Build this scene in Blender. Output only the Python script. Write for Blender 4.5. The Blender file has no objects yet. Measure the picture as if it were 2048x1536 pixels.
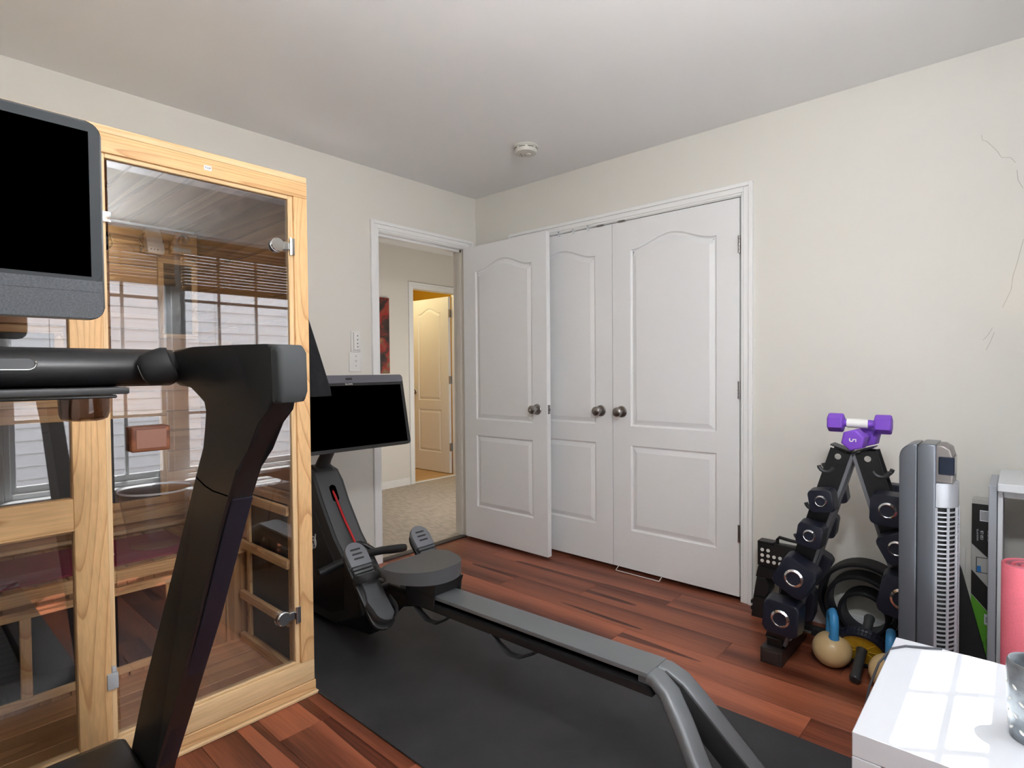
import bpy, bmesh, math, random
from mathutils import Vector, Matrix
random.seed(7)
PI = math.pi
SC = bpy.context.scene
COL = SC.collection
# ------------------------------------------------------------------ camera
F, YAW, PITCH, ROLL = 1137.54, -0.7316, -0.0232, -0.0084
CAM = Vector((2.941, -2.8974, 1.1812))
_f = Vector((math.sin(YAW) * math.cos(PITCH), math.cos(YAW) * math.cos(PITCH), math.sin(PITCH)))
_r0 = Vector((math.cos(YAW), -math.sin(YAW), 0))
_u0 = _r0.cross(_f)
_r = _r0 * math.cos(ROLL) + _u0 * math.sin(ROLL)
_u = -_r0 * math.sin(ROLL) + _u0 * math.cos(ROLL)
cd = bpy.data.cameras.new('camera')
cam = bpy.data.objects.new('camera', cd)
COL.objects.link(cam)
cd.sensor_width = 36
cd.lens = F / 2048 * 36
cd.clip_start = 0.02
cam.matrix_world = Matrix(((_r.x, _u.x, -_f.x, CAM.x), (_r.y, _u.y, -_f.y, CAM.y), (_r.z, _u.z, -_f.z, CAM.z), (0, 0, 0, 1)))
SC.camera = cam
# ------------------------------------------------------------------ world, sun, exposure
SC.view_settings.view_transform = 'Standard'
SC.view_settings.look = 'None'
SC.view_settings.gamma = 1
SC.view_settings.use_curve_mapping = False
SC.view_settings.exposure = 2.80
W = bpy.data.worlds.new('world')
SC.world = W
W.use_nodes = True
nt = W.node_tree
bg = nt.nodes['Background']
sky = nt.nodes.new('ShaderNodeTexSky')
sky.sky_type = 'NISHITA'
sky.sun_disc = False
sky.sun_elevation = math.radians(73)
sky.sun_rotation = math.radians(65)
sky.dust_density = 2.0
mixc = nt.nodes.new('ShaderNodeMix')
mixc.data_type = 'RGBA'
mixc.inputs[0].default_value = 0.6
mixc.inputs[7].default_value = (5.2, 5.1, 5.0, 1)
nt.links.new(sky.outputs[0], mixc.inputs[6])
nt.links.new(mixc.outputs[2], bg.inputs['Color'])
bg.inputs['Strength'].default_value = 0.20
EL, AZ = math.radians(69.0), math.radians(34)
sd = Vector((-math.cos(EL) * math.cos(AZ), -math.cos(EL) * math.sin(AZ), -math.sin(EL)))
sl = bpy.data.lights.new('sun', 'SUN')
sl.energy = 4.0
sl.angle = 0.009
sl.color = (1.0, 0.97, 0.92)
so = bpy.data.objects.new('sun', sl)
so.rotation_euler = sd.to_track_quat('-Z', 'Y').to_euler()
so.location = (8, 2, 9)
COL.objects.link(so)
# sky light entering through the two windows (portals only guide sampling of the world)
for yc in (-1.17, -2.03):
    pl_ = bpy.data.lights.new('window_portal', 'AREA')
    pl_.shape = 'RECTANGLE'; pl_.size = 0.8; pl_.size_y = 1.3
    pl_.cycles.is_portal = True
    po = bpy.data.objects.new('window_portal', pl_)
    po.location = (3.30, yc, 1.15)
    po.rotation_euler = (0, PI / 2, 0)
    COL.objects.link(po)
# added fill light, above and out of view; its made-up pendant is built further down
cl = bpy.data.lights.new('fill_light', 'POINT')
cl.shadow_soft_size = 0.10; cl.energy = 11.6; cl.color = (0.93, 0.975, 1.02)
co = bpy.data.objects.new('fill_light', cl)
co.location = (2.90, -2.28, 1.90)
COL.objects.link(co)

def ray(u, v):
    return _f + _r * ((u - 1024) / F) - _u * ((v - 768) / F)
def P(u, v, ax, val):
    d = ray(u, v); i = 'xyz'.index(ax)
    t = (val - CAM[i]) / d[i]
    return CAM + d * t
# ------------------------------------------------------------------ mesh helper
class MB:
    def __init__(s):
        s.bm = bmesh.new()
    def _bev(s, faces, off, seg=2):
        es = list({e for f in faces for e in f.edges})
        bmesh.ops.bevel(s.bm, geom=es, offset=off, segments=seg, profile=0.6, affect='EDGES', clamp_overlap=True)
    def box(s, x0, x1, y0, y1, z0, z1, bev=0, seg=2):
        v = [s.bm.verts.new((x, y, z)) for x in (x0, x1) for y in (y0, y1) for z in (z0, z1)]
        idx = [(0, 1, 3, 2), (4, 6, 7, 5), (0, 4, 5, 1), (2, 3, 7, 6), (0, 2, 6, 4), (1, 5, 7, 3)]
        fs = [s.bm.faces.new([v[i] for i in q]) for q in idx]
        if bev: s._bev(fs, bev, seg)
        return s
    def prism(s, pts, ax, lo, hi, bev=0, seg=2):
        def mk(p, h):
            if ax == 'x': return (h, p[0], p[1])
            if ax == 'y': return (p[0], h, p[1])
            return (p[0], p[1], h)
        a = [s.bm.verts.new(mk(p, lo)) for p in pts]
        b = [s.bm.verts.new(mk(p, hi)) for p in pts]
        n = len(pts)
        fs = [s.bm.faces.new(a[::-1]), s.bm.faces.new(b)]
        fs += [s.bm.faces.new((a[i], a[(i + 1) % n], b[(i + 1) % n], b[i])) for i in range(n)]
        if bev:
            es = list(set(fs[0].edges) | set(fs[1].edges))
            bmesh.ops.bevel(s.bm, geom=es, offset=bev, segments=seg, profile=0.6, affect='EDGES', clamp_overlap=True)
        return s
    def tube(s, path, r, n=10, closed=False, sx=1.0, sy=1.0):
        path = [Vector(p) for p in path]
        m = len(path)
        rs = r if isinstance(r, (list, tuple)) else [r] * m
        rings = []; up = None
        for i, p in enumerate(path):
            if closed: t = path[(i + 1) % m] - path[i - 1]
            else: t = path[min(i + 1, m - 1)] - path[max(i - 1, 0)]
            t.normalize()
            if up is None:
                up = Vector((0, 0, 1)) if abs(t.z) < 0.9 else Vector((1, 0, 0))
            a = t.cross(up).normalized(); b = a.cross(t).normalized(); up = b
            rings.append([s.bm.verts.new(p + a * math.cos(2 * PI * k / n) * rs[i] * sx + b * math.sin(2 * PI * k / n) * rs[i] * sy) for k in range(n)])
        for i in range(m if closed else m - 1):
            A = rings[i]; B = rings[(i + 1) % m]
            for k in range(n):
                s.bm.faces.new((A[k], A[(k + 1) % n], B[(k + 1) % n], B[k]))
        if not closed:
            s.bm.faces.new(rings[0][::-1]); s.bm.faces.new(rings[-1])
        return s
    def lathe(s, prof, c=(0, 0, 0), ax='z', n=28, ang=2 * PI, cap=True):
        c = Vector(c); rings = []
        full = abs(ang - 2 * PI) < 1e-6
        nn = n if full else n + 1
        for (r, h) in prof:
            ring = []
            for k in range(nn):
                a = ang * k / n
                x, y = r * math.cos(a), r * math.sin(a)
                q = {'z': (x, y, h), 'x': (h, x, y), 'y': (y, h, x)}[ax]
                ring.append(s.bm.verts.new(c + Vector(q)))
            rings.append(ring)
        for i in range(len(rings) - 1):
            for k in range(n if full else n):
                k2 = (k + 1) % nn
                s.bm.faces.new((rings[i][k], rings[i][k2], rings[i + 1][k2], rings[i + 1][k]))
        if prof[0][0] > 1e-4 and full and prof[0] != prof[-1]: s.bm.faces.new(rings[0][::-1])
        if cap and prof[-1][0] > 1e-4 and full and prof[0] != prof[-1]: s.bm.faces.new(rings[-1])
        bmesh.ops.remove_doubles(s.bm, verts=[v for rg in (rings[0], rings[-1]) for v in rg], dist=1e-6)
        return s
    def xf(s, M):
        bmesh.ops.transform(s.bm, matrix=M, verts=s.bm.verts)
        return s
    def build(s, name, mat, parent=None, off=None, smooth=35, label=None, kind=None):
        bm = s.bm
        bmesh.ops.recalc_face_normals(bm, faces=bm.faces)
        if off is None and parent is not None and 'org' in parent:
            off = Vector(parent['org'])
        if off is not None: bmesh.ops.translate(bm, verts=bm.verts, vec=-Vector(off))
        for f in bm.faces: f.smooth = True
        for e in bm.edges:
            if len(e.link_faces) != 2 or e.calc_face_angle(0) > math.radians(smooth): e.smooth = False
        me = bpy.data.meshes.new(name)
        bm.to_mesh(me); bm.free()
        o = bpy.data.objects.new(name, me)
        for m_ in (mat if isinstance(mat, (list, tuple)) else [mat]): me.materials.append(m_)
        COL.objects.link(o)
        if parent is not None:
            o.parent = parent
            if 'org' in parent: o['org'] = parent['org']
        if label: o['label'] = label
        if kind: o['kind'] = kind
        return o

def thing(name, label, cat, loc=(0, 0, 0), rot=(0, 0, 0), group=None, local=False):
    o = bpy.data.objects.new(name, None)
    o.empty_display_size = 0.05
    COL.objects.link(o)
    o.location = loc; o.rotation_euler = rot
    o['label'] = label; o['category'] = cat
    if group: o['group'] = group
    o['org'] = (0.0, 0.0, 0.0) if local else tuple(float(c) for c in loc)
    return o
def tag(o, label, cat, group=None):
    o['label'] = label; o['category'] = cat
    if group: o['group'] = group
    return o
def struct(o, label=None):
    o['kind'] = 'structure'
    if label: o['label'] = label
    return o
def center_origin(o, loc):
    loc = Vector(loc); o.data.transform(Matrix.Translation(-loc)); o.location = loc
    return o
def dup(root, loc, rot=None, label=None, group=None):
    r = root.copy(); COL.objects.link(r); r.location = loc
    if rot is not None: r.rotation_euler = rot
    if label: r['label'] = label
    if group: r['group'] = group
    for ch in list(root.children):
        c = ch.copy(); COL.objects.link(c); c.parent = r
        for g in list(ch.children):
            d = g.copy(); COL.objects.link(d); d.parent = c
    return r
def text(name, body, size, mat, parent, M, ext=0.0006, align='CENTER', label=None):
    cu = bpy.data.curves.new(name, 'FONT')
    cu.body = body; cu.size = size; cu.extrude = ext; cu.align_x = align; cu.align_y = 'CENTER'; cu.resolution_u = 3
    tmp = bpy.data.objects.new(name + '_tmp', cu); COL.objects.link(tmp)
    bpy.context.view_layer.update()
    me = bpy.data.meshes.new_from_object(tmp.evaluated_get(bpy.context.evaluated_depsgraph_get()))
    bpy.data.objects.remove(tmp)
    me.transform(M)
    if parent is not None and 'org' in parent: me.transform(Matrix.Translation(-Vector(parent['org'])))
    me.materials.clear(); me.materials.append(mat); me.name = name
    o = bpy.data.objects.new(name, me); COL.objects.link(o)
    if parent is not None: o.parent = parent
    if label: o['label'] = label
    return o
def basis(o, x, y, z):
    x, y, z = Vector(x), Vector(y), Vector(z)
    return Matrix(((x.x, y.x, z.x, o[0]), (x.y, y.y, z.y, o[1]), (x.z, y.z, z.z, o[2]), (0, 0, 0, 1)))
def rr(cx, cy, w, h, r, n=5):
    pts = []
    for (sx, sy, a0) in ((1, 1, 0), (-1, 1, PI / 2), (-1, -1, PI), (1, -1, 1.5 * PI)):
        for k in range(n + 1):
            a = a0 + PI / 2 * k / n
            pts.append((cx + sx * (w / 2 - r) + r * math.cos(a), cy + sy * (h / 2 - r) + r * math.sin(a)))
    return pts
# ------------------------------------------------------------------ materials
def pr_(name, col, rough=0.5, metal=0.0, spec=0.5, trans=0.0, emis=None, estr=0, coat=0, alpha=1):
    m = bpy.data.materials.new(name); m.use_nodes = True
    b = m.node_tree.nodes['Principled BSDF']
    b.inputs['Base Color'].default_value = (*col, 1)
    b.inputs['Roughness'].default_value = rough
    b.inputs['Metallic'].default_value = metal
    b.inputs['Specular IOR Level'].default_value = spec
    b.inputs['Transmission Weight'].default_value = trans
    b.inputs['Coat Weight'].default_value = coat
    b.inputs['Alpha'].default_value = alpha
    if emis: b.inputs['Emission Color'].default_value = (*emis, 1); b.inputs['Emission Strength'].default_value = estr
    return m
def srgb(r, g, b):
    f = lambda c: (c / 255 / 12.92) if c <= 10 else ((c / 255 + 0.055) / 1.055) ** 2.4
    return (f(r), f(g), f(b))
def noisy(m, scale=(8, 8, 8), amount=0.12, bump=0.0, bscale=80, detail=3, coord='Object'):
    nt = m.node_tree; b = nt.nodes['Principled BSDF']
    base = tuple(b.inputs['Base Color'].default_value)
    tc = nt.nodes.new('ShaderNodeTexCoord'); mp = nt.nodes.new('ShaderNodeMapping')
    mp.inputs['Scale'].default_value = scale
    nz = nt.nodes.new('ShaderNodeTexNoise'); nz.inputs['Scale'].default_value = 1; nz.inputs['Detail'].default_value = detail
    nt.links.new(tc.outputs[coord], mp.inputs[0]); nt.links.new(mp.outputs[0], nz.inputs['Vector'])
    if amount:
        cr = nt.nodes.new('ShaderNodeValToRGB')
        cr.color_ramp.elements[0].position = 0.3; cr.color_ramp.elements[1].position = 0.7
        cr.color_ramp.elements[0].color = tuple(c * (1 - amount) for c in base[:3]) + (1,)
        cr.color_ramp.elements[1].color = tuple(min(1, c * (1 + amount)) for c in base[:3]) + (1,)
        nt.links.new(nz.outputs[0], cr.inputs[0]); nt.links.new(cr.outputs[0], b.inputs['Base Color'])
    if bump:
        n2 = nt.nodes.new('ShaderNodeTexNoise'); n2.inputs['Scale'].default_value = bscale; n2.inputs['Detail'].default_value = 2
        nt.links.new(tc.outputs[coord], n2.inputs['Vector'])
        bp = nt.nodes.new('ShaderNodeBump'); bp.inputs['Strength'].default_value = bump; bp.inputs['Distance'].default_value = 0.002
        nt.links.new(n2.outputs[0], bp.inputs['Height']); nt.links.new(bp.outputs[0], b.inputs['Normal'])
    return m
def wood(name, dark, light, along='x', rough=0.45, ring=9.0, stretch=0.07, contrast=(0.25, 0.8), vary=0.12, spec=0.4, dist=3.0):
    m = bpy.data.materials.new(name); m.use_nodes = True
    nt = m.node_tree; b = nt.nodes['Principled BSDF']
    b.inputs['Roughness'].default_value = rough; b.inputs['Specular IOR Level'].default_value = spec
    tc = nt.nodes.new('ShaderNodeTexCoord'); mp = nt.nodes.new('ShaderNodeMapping')
    sc = [1, 1, 1]; sc['xyz'.index(along)] = stretch
    mp.inputs['Scale'].default_value = sc
    oi = nt.nodes.new('ShaderNodeObjectInfo'); vm = nt.nodes.new('ShaderNodeVectorMath'); vm.operation = 'SCALE'
    cx = nt.nodes.new('ShaderNodeCombineXYZ')
    for i in range(3): nt.links.new(oi.outputs['Random'], cx.inputs[i])
    nt.links.new(cx.outputs[0], vm.inputs[0]); vm.inputs['Scale'].default_value = 13.7
    ad = nt.nodes.new('ShaderNodeVectorMath'); ad.operation = 'ADD'
    nt.links.new(tc.outputs['Object'], mp.inputs[0]); nt.links.new(mp.outputs[0], ad.inputs[0]); nt.links.new(vm.outputs[0], ad.inputs[1])
    nz = nt.nodes.new('ShaderNodeTexNoise'); nz.inputs['Scale'].default_value = ring; nz.inputs['Detail'].default_value = 1.5; nz.inputs['Roughness'].default_value = 0.4
    nt.links.new(ad.outputs[0], nz.inputs['Vector'])
    mul = nt.nodes.new('ShaderNodeMath'); mul.operation = 'MULTIPLY'; mul.inputs[1].default_value = dist * 2.2
    fr = nt.nodes.new('ShaderNodeMath'); fr.operation = 'FRACT'
    nt.links.new(nz.outputs[0], mul.inputs[0]); nt.links.new(mul.outputs[0], fr.inputs[0])
    n2 = nt.nodes.new('ShaderNodeTexNoise'); n2.inputs['Scale'].default_value = ring * 14; n2.inputs['Detail'].default_value = 3
    nt.links.new(ad.outputs[0], n2.inputs['Vector'])
    mx = nt.nodes.new('ShaderNodeMix'); mx.inputs[0].default_value = 0.45
    nt.links.new(fr.outputs[0], mx.inputs[2]); nt.links.new(n2.outputs[0], mx.inputs[3])
    cr = nt.nodes.new('ShaderNodeValToRGB')
    cr.color_ramp.elements[0].position = contrast[0]; cr.color_ramp.elements[1].position = contrast[1]
    cr.color_ramp.elements[0].color = (*light, 1); cr.color_ramp.elements[1].color = (*dark, 1)
    nt.links.new(mx.outputs[0], cr.inputs[0])
    hs = nt.nodes.new('ShaderNodeHueSaturation')
    ma = nt.nodes.new('ShaderNodeMapRange'); ma.inputs[3].default_value = 1 - vary; ma.inputs[4].default_value = 1 + vary
    nt.links.new(oi.outputs['Random'], ma.inputs[0]); nt.links.new(ma.outputs[0], hs.inputs['Value'])
    nt.links.new(cr.outputs[0], hs.inputs['Color']); nt.links.new(hs.outputs[0], b.inputs['Base Color'])
    return m
def grain(name, along, stretch, scale, rings, light=(0.74, 0.465, 0.225), dark=(0.40, 0.17, 0.055)):
    m = bpy.data.materials.new(name); m.use_nodes = True
    nt = m.node_tree; b = nt.nodes['Principled BSDF']
    b.inputs['Roughness'].default_value = 0.5; b.inputs['Specular IOR Level'].default_value = 0.3
    tc = nt.nodes.new('ShaderNodeTexCoord'); mp = nt.nodes.new('ShaderNodeMapping')
    sc = [1, 1, 1]; sc['xyz'.index(along)] = stretch
    mp.inputs['Scale'].default_value = sc
    oi = nt.nodes.new('ShaderNodeObjectInfo'); mm = nt.nodes.new('ShaderNodeMath'); mm.operation = 'MULTIPLY'; mm.inputs[1].default_value = 17.3
    cx = nt.nodes.new('ShaderNodeCombineXYZ'); ad = nt.nodes.new('ShaderNodeVectorMath'); ad.operation = 'ADD'
    nt.links.new(oi.outputs['Random'], mm.inputs[0])
    for i in range(3): nt.links.new(mm.outputs[0], cx.inputs[i])
    nt.links.new(tc.outputs['Object'], mp.inputs[0]); nt.links.new(mp.outputs[0], ad.inputs[0]); nt.links.new(cx.outputs[0], ad.inputs[1])
    nz = nt.nodes.new('ShaderNodeTexNoise'); nz.inputs['Scale'].default_value = scale; nz.inputs['Detail'].default_value = 0.6
    nt.links.new(ad.outputs[0], nz.inputs['Vector'])
    mu = nt.nodes.new('ShaderNodeMath'); mu.operation = 'MULTIPLY'; mu.inputs[1].default_value = rings * 2.4
    fr = nt.nodes.new('ShaderNodeMath'); fr.operation = 'FRACT'
    nt.links.new(nz.outputs[0], mu.inputs[0]); nt.links.new(mu.outputs[0], fr.inputs[0])
    cr = nt.nodes.new('ShaderNodeValToRGB'); el = cr.color_ramp.elements
    mid = tuple(l * 0.80 + d * 0.20 for l, d in zip(light, dark)); dk = tuple(l * 0.42 + d * 0.58 for l, d in zip(light, dark))
    el[0].position = 0.0; el[0].color = (*light, 1); el[1].position = 1.0; el[1].color = (*light, 1)
    for p_, c_ in ((0.60, light), (0.82, mid), (0.95, dk)):
        e = el.new(p_); e.color = (*c_, 1)
    nt.links.new(fr.outputs[0], cr.inputs[0])
    n2 = nt.nodes.new('ShaderNodeTexNoise'); n2.inputs['Scale'].default_value = scale * 22; n2.inputs['Detail'].default_value = 3
    nt.links.new(ad.outputs[0], n2.inputs['Vector'])
    mr = nt.nodes.new('ShaderNodeMapRange'); mr.inputs[1].default_value = 0.3; mr.inputs[2].default_value = 0.7; mr.inputs[3].default_value = 0.90; mr.inputs[4].default_value = 1.08
    hs = nt.nodes.new('ShaderNodeHueSaturation')
    nt.links.new(n2.outputs[0], mr.inputs[0]); nt.links.new(mr.outputs[0], hs.inputs['Value']); nt.links.new(cr.outputs[0], hs.inputs['Color']); nt.links.new(hs.outputs[0], b.inputs['Base Color'])
    return m
def glass(name, tint=(0.93, 0.96, 0.95), ior=1.52, boost=1.8):
    m = bpy.data.materials.new(name); m.use_nodes = True
    nt = m.node_tree; nt.nodes.clear()
    out = nt.nodes.new('ShaderNodeOutputMaterial'); mx = nt.nodes.new('ShaderNodeMixShader')
    t = nt.nodes.new('ShaderNodeBsdfTransparent'); g = nt.nodes.new('ShaderNodeBsdfGlossy')
    t.inputs[0].default_value = (*tint, 1); g.inputs['Roughness'].default_value = 0.0
    lw = nt.nodes.new('ShaderNodeLayerWeight'); lw.inputs[0].default_value = 0.5
    pw_ = nt.nodes.new('ShaderNodeMath'); pw_.operation = 'POWER'; pw_.inputs[1].default_value = 5.0
    f0 = ((ior - 1) / (ior + 1)) ** 2
    ma_ = nt.nodes.new('ShaderNodeMath'); ma_.operation = 'MULTIPLY_ADD'; ma_.inputs[1].default_value = (1 - f0) * boost; ma_.inputs[2].default_value = f0 * boost; ma_.use_clamp = True
    nt.links.new(lw.outputs['Facing'], pw_.inputs[0]); nt.links.new(pw_.outputs[0], ma_.inputs[0]); nt.links.new(ma_.outputs[0], mx.inputs[0])
    nt.links.new(t.outputs[0], mx.inputs[1]); nt.links.new(g.outputs[0], mx.inputs[2]); nt.links.new(mx.outputs[0], out.inputs[0])
    return m
M = {}
M['wall'] = noisy(pr_('wall_paint', (0.72, 0.697, 0.645), 0.75, spec=0.25), (1.2, 1.2, 1.2), 0.015, 0.12, 260)
M['ceil'] = noisy(pr_('ceiling_paint', (0.87, 0.87, 0.87), 0.85, spec=0.2), (1, 1, 1), 0.01, 0.15, 200)
M['trim'] = pr_('trim_paint', (0.84, 0.84, 0.83), 0.35, spec=0.4)
M['door'] = noisy(pr_('door_paint', (0.80, 0.80, 0.80), 0.42, spec=0.4), (30, 30, 4), 0.0, 0.25, 120)
M['yellow'] = pr_('yellow_wall_paint', (0.85, 0.56, 0.07), 0.7)
M['carpet'] = noisy(pr_('carpet', (0.50, 0.43, 0.35), 0.95, spec=0.1), (14, 40, 14), 0.16, 0.8, 350)
M['vinyl'] = wood('bathroom_vinyl', (0.42, 0.24, 0.09), (0.62, 0.42, 0.2), 'y', ring=8)
M['plank'] = wood('floor_plank', (0.080, 0.018, 0.009), (0.37, 0.112, 0.056), 'x', rough=0.36, ring=7.5, stretch=0.05, contrast=(0.25, 0.80), vary=0.24, spec=0.35, dist=1.3)
M['under'] = pr_('underfloor', (0.02, 0.012, 0.01), 0.9)
pd, pl2 = (0.36, 0.155, 0.045), (0.66, 0.40, 0.175)
M['pine_z'] = grain('pine_upright', 'z', 0.16, 5.5, 9)
M['pine_y'] = grain('pine_rail', 'y', 0.05, 8, 7)
M['pine_x'] = grain('pine_deep', 'x', 0.05, 8, 7)
M['pine_light'] = grain('pine_pale', 'y', 0.05, 8, 5, (0.74, 0.52, 0.29), (0.56, 0.33, 0.14))
M['pine_lightz'] = grain('pine_pale_upright', 'z', 0.05, 8, 5, (0.74, 0.52, 0.29), (0.56, 0.33, 0.14))
cdk, clt = (0.34, 0.155, 0.065), (0.62, 0.35, 0.165)
M['cedar_y'] = wood('cedar_boards_across', cdk, clt, 'y', ring=7, stretch=0.05, contrast=(0.2, 1.05), vary=0.16)
M['cedar_x'] = wood('cedar_boards_deep', cdk, clt, 'x', ring=7, stretch=0.05, contrast=(0.2, 1.05), vary=0.14)
M['cedar_z'] = wood('cedar_boards_upright', cdk, clt, 'z', ring=7, stretch=0.05, contrast=(0.2, 1.05), vary=0.14)
M['walnut'] = wood('red_brown_wood', (0.11, 0.03, 0.012), (0.25, 0.085, 0.035), 'y', ring=12, stretch=0.08, vary=0.02)
M['glass'] = glass('clear_glass', (0.97, 0.98, 0.975), 1.5, 0.8)
M['doorglass'] = glass('sauna_glass', (0.96, 0.96, 0.96), 1.5, 2.9)
M['mirrorblack'] = pr_('black_heater_glass', (0.012, 0.012, 0.013), 0.3, spec=0.3)
M['heatgrey'] = pr_('grey_heater_panel', (0.055, 0.052, 0.05), 0.6)
M['black'] = pr_('black_plastic', (0.012, 0.012, 0.013), 0.38, spec=0.4)
M['blackm'] = pr_('black_matte', (0.014, 0.014, 0.015), 0.6, spec=0.3)
M['charcoal'] = pr_('charcoal_plastic', (0.035, 0.036, 0.038), 0.45, spec=0.4)
M['dgrey'] = pr_('dark_grey_plastic', (0.075, 0.077, 0.082), 0.45, spec=0.4)
M['mgrey'] = pr_('mid_grey_plastic', (0.15, 0.155, 0.17), 0.5, spec=0.4)
M['slate'] = pr_('slate_satin', (0.10, 0.098, 0.115), 0.4, spec=0.4)
M['screen'] = pr_('unlit_screen', (0.0, 0.0, 0.0), 0.6, spec=0.0)
M['alu'] = pr_('grey_aluminium', (0.17, 0.18, 0.19), 0.42, metal=0.35)
M['chrome'] = pr_('chrome', (0.75, 0.76, 0.77), 0.12, metal=1)
M['nickel'] = pr_('brushed_nickel', (0.36, 0.34, 0.33), 0.28, metal=1)
M['rubbermat'] = noisy(pr_('rubber_mat', (0.030, 0.030, 0.033), 0.60, spec=0.4), (5, 5, 5), 0.22, 0.5, 420)
M['fabric_grey'] = noisy(pr_('speaker_cloth', (0.075, 0.08, 0.09), 0.9), (300, 300, 300), 0.25)
M['navy'] = pr_('navy_black_rubber', (0.0085, 0.010, 0.020), 0.45, spec=0.4)
M['red'] = pr_('red_cord', (0.45, 0.01, 0.015), 0.5)
M['white'] = pr_('white_laminate', (0.74, 0.76, 0.79), 0.35, spec=0.4)
M['whitep'] = pr_('white_plastic', (0.78, 0.77, 0.74), 0.4)
M['cream'] = pr_('cream_plastic', (0.66, 0.64, 0.58), 0.45)
M['darkslot'] = pr_('slot_dark', (0.02, 0.02, 0.02), 0.8)
M['purple'] = pr_('purple_neoprene', (0.20, 0.07, 0.52), 0.5, spec=0.35)
M['gold'] = pr_('gold_vinyl', (0.62, 0.44, 0.22), 0.38, spec=0.5)
M['blue'] = pr_('blue_vinyl', (0.05, 0.28, 0.58), 0.4, spec=0.5)
M['yel'] = pr_('yellow_plastic', (0.55, 0.33, 0.02), 0.4)
M['tablewhite'] = pr_('white_foil', (0.60, 0.62, 0.655), 0.35, spec=0.4)
M['pink'] = noisy(pr_('pink_foam', (0.80, 0.17, 0.22), 0.75), (200, 200, 200), 0.06)
M['green'] = pr_('green_print', (0.13, 0.42, 0.035), 0.5)
M['prblack'] = pr_('black_print', (0.015, 0.014, 0.013), 0.5)
M['prwhite'] = pr_('grey_white_print', (0.50, 0.49, 0.46), 0.5)
M['prblue'] = pr_('blue_print', (0.03, 0.20, 0.55), 0.5)
M['fan'] = pr_('silver_fan_body', (0.13, 0.14, 0.16), 0.3, metal=0.55)
M['fanl'] = pr_('silver_fan_front', (0.40, 0.41, 0.44), 0.35, metal=0.4)
M['burg'] = noisy(pr_('burgundy_towel', (0.24, 0.018, 0.05), 0.95), (60, 60, 60), 0.15, 0.6, 300)
M['deskgrey'] = pr_('desk_side_grey', (0.40, 0.42, 0.46), 0.5)
M['cup'] = noisy(pr_('galvanised_metal', (0.30, 0.33, 0.36), 0.35, metal=0.7), (40, 40, 40), 0.3)
M['siding'] = pr_('pale_siding', (0.82, 0.80, 0.82), 0.7)
M['bamboo'] = wood('bamboo', (0.16, 0.075, 0.025), (0.40, 0.23, 0.09), 'y', ring=14, vary=0.25)
M['vinylwhite'] = pr_('white_window_vinyl', (0.80, 0.82, 0.84), 0.35)
M['cloth'] = noisy(pr_('black_cloth', (0.012, 0.012, 0.014), 0.9, spec=0.2), (40, 40, 40), 0.2)
M['smoke'] = glass('smoke_tinted_plastic', (0.55, 0.48, 0.45), 1.5, 1.5)
M['clearp'] = glass('clear_plastic_tub', (0.96, 0.96, 0.97), 1.4, 0.9)
M['grass'] = pr_('gravel', (0.30, 0.28, 0.25), 0.9)
M['crack'] = pr_('paint_crack', (0.45, 0.41, 0.36), 0.9)
M['brownrubber'] = pr_('dark_brown_tube', (0.028, 0.02, 0.018), 0.4)
# ================================================================== STRUCTURE
H = 2.415; XR = 3.12; YF = -3.6
# ---- floor with planks
fl = struct(MB().box(-0.0, XR, YF, 0.62, -0.06, -0.006).build('floor', M['under']), 'red-brown wood plank floor')
random.seed(11)
row = 0; y = 0.25; pw = 0.178
pcache = {}
def plank(x0, x1, y0, y1):
    key = (round(x1 - x0, 3), round(y1 - y0, 3))
    if key not in pcache:
        hx, hy = (x1 - x0) / 2 - 0.0005, (y1 - y0) / 2 - 0.0005
        t = MB().box(-hx, hx, -hy, hy, -0.006, 0.0, 0.0009, 1).build('plank', M['plank'])
        pcache[key] = t.data; bpy.data.objects.remove(t)
    o = bpy.data.objects.new('plank', pcache[key]); COL.objects.link(o)
    o.location = ((x0 + x1) / 2, (y0 + y1) / 2, 0); o.parent = fl
while y > YF + 0.01:
    y0 = max(YF, y - pw)
    off = (row * 0.41) % 1.22
    x = -off
    while x < XR:
        a, b = max(0, x), min(XR, x + 1.22)
        if b - a > 0.03: plank(a, b, y0, y)
        x += 1.22
    y -= pw; row += 1
# ---- walls
DY0, DY1, DZ = -0.842, -0.105, 2.045
w = MB(); w.box(-0.12, 0, YF, DY0, 0, H); w.box(-0.12, 0, DY0, DY1, DZ, H); w.box(-0.12, 0, DY1, 0.0, 0, H)
struct(w.build('wall_left', M['wall']), 'beige wall with the hall doorway')
CX0, CX1, CZ = 0.390, 1.890, 2.047
w = MB(); w.box(-0.12, CX0, 0, 0.12, 0, H); w.box(CX0, CX1, 0, 0.12, CZ, H); w.box(CX1, XR + 0.15, 0, 0.12, 0, H)
wb = struct(w.build('wall_back', M['wall']), 'beige wall with the closet')
for pts in ([(1963, 270), (1965, 281), (1973, 282), (1985, 293), (1996, 304), (2003, 315), (2021, 315), (2031, 325)],
            [(2034, 340), (2036, 360), (2046, 376)], [(2047, 478), (2036, 520), (2026, 552), (2022, 580), (2005, 615)],
            [(1985, 655), (1976, 670), (1966, 680)], [(1989, 664), (1980, 685), (1972, 700)]):
    path = [P(u, v, 'y', -0.0006) for u, v in pts]
    MB().tube(path, 0.0007, 5).build('crack', M['crack'], wb, off=(0, 0, 0))
w = MB(); w.box(XR, XR + 0.15, YF, -2.46, 0, H); w.box(XR, XR + 0.15, -0.74, 0.0, 0, H)
w.box(XR, XR + 0.15, -2.46, -0.74, 0, 0.47); w.box(XR, XR + 0.15, -2.46, -0.74, 2.05, H)
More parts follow.
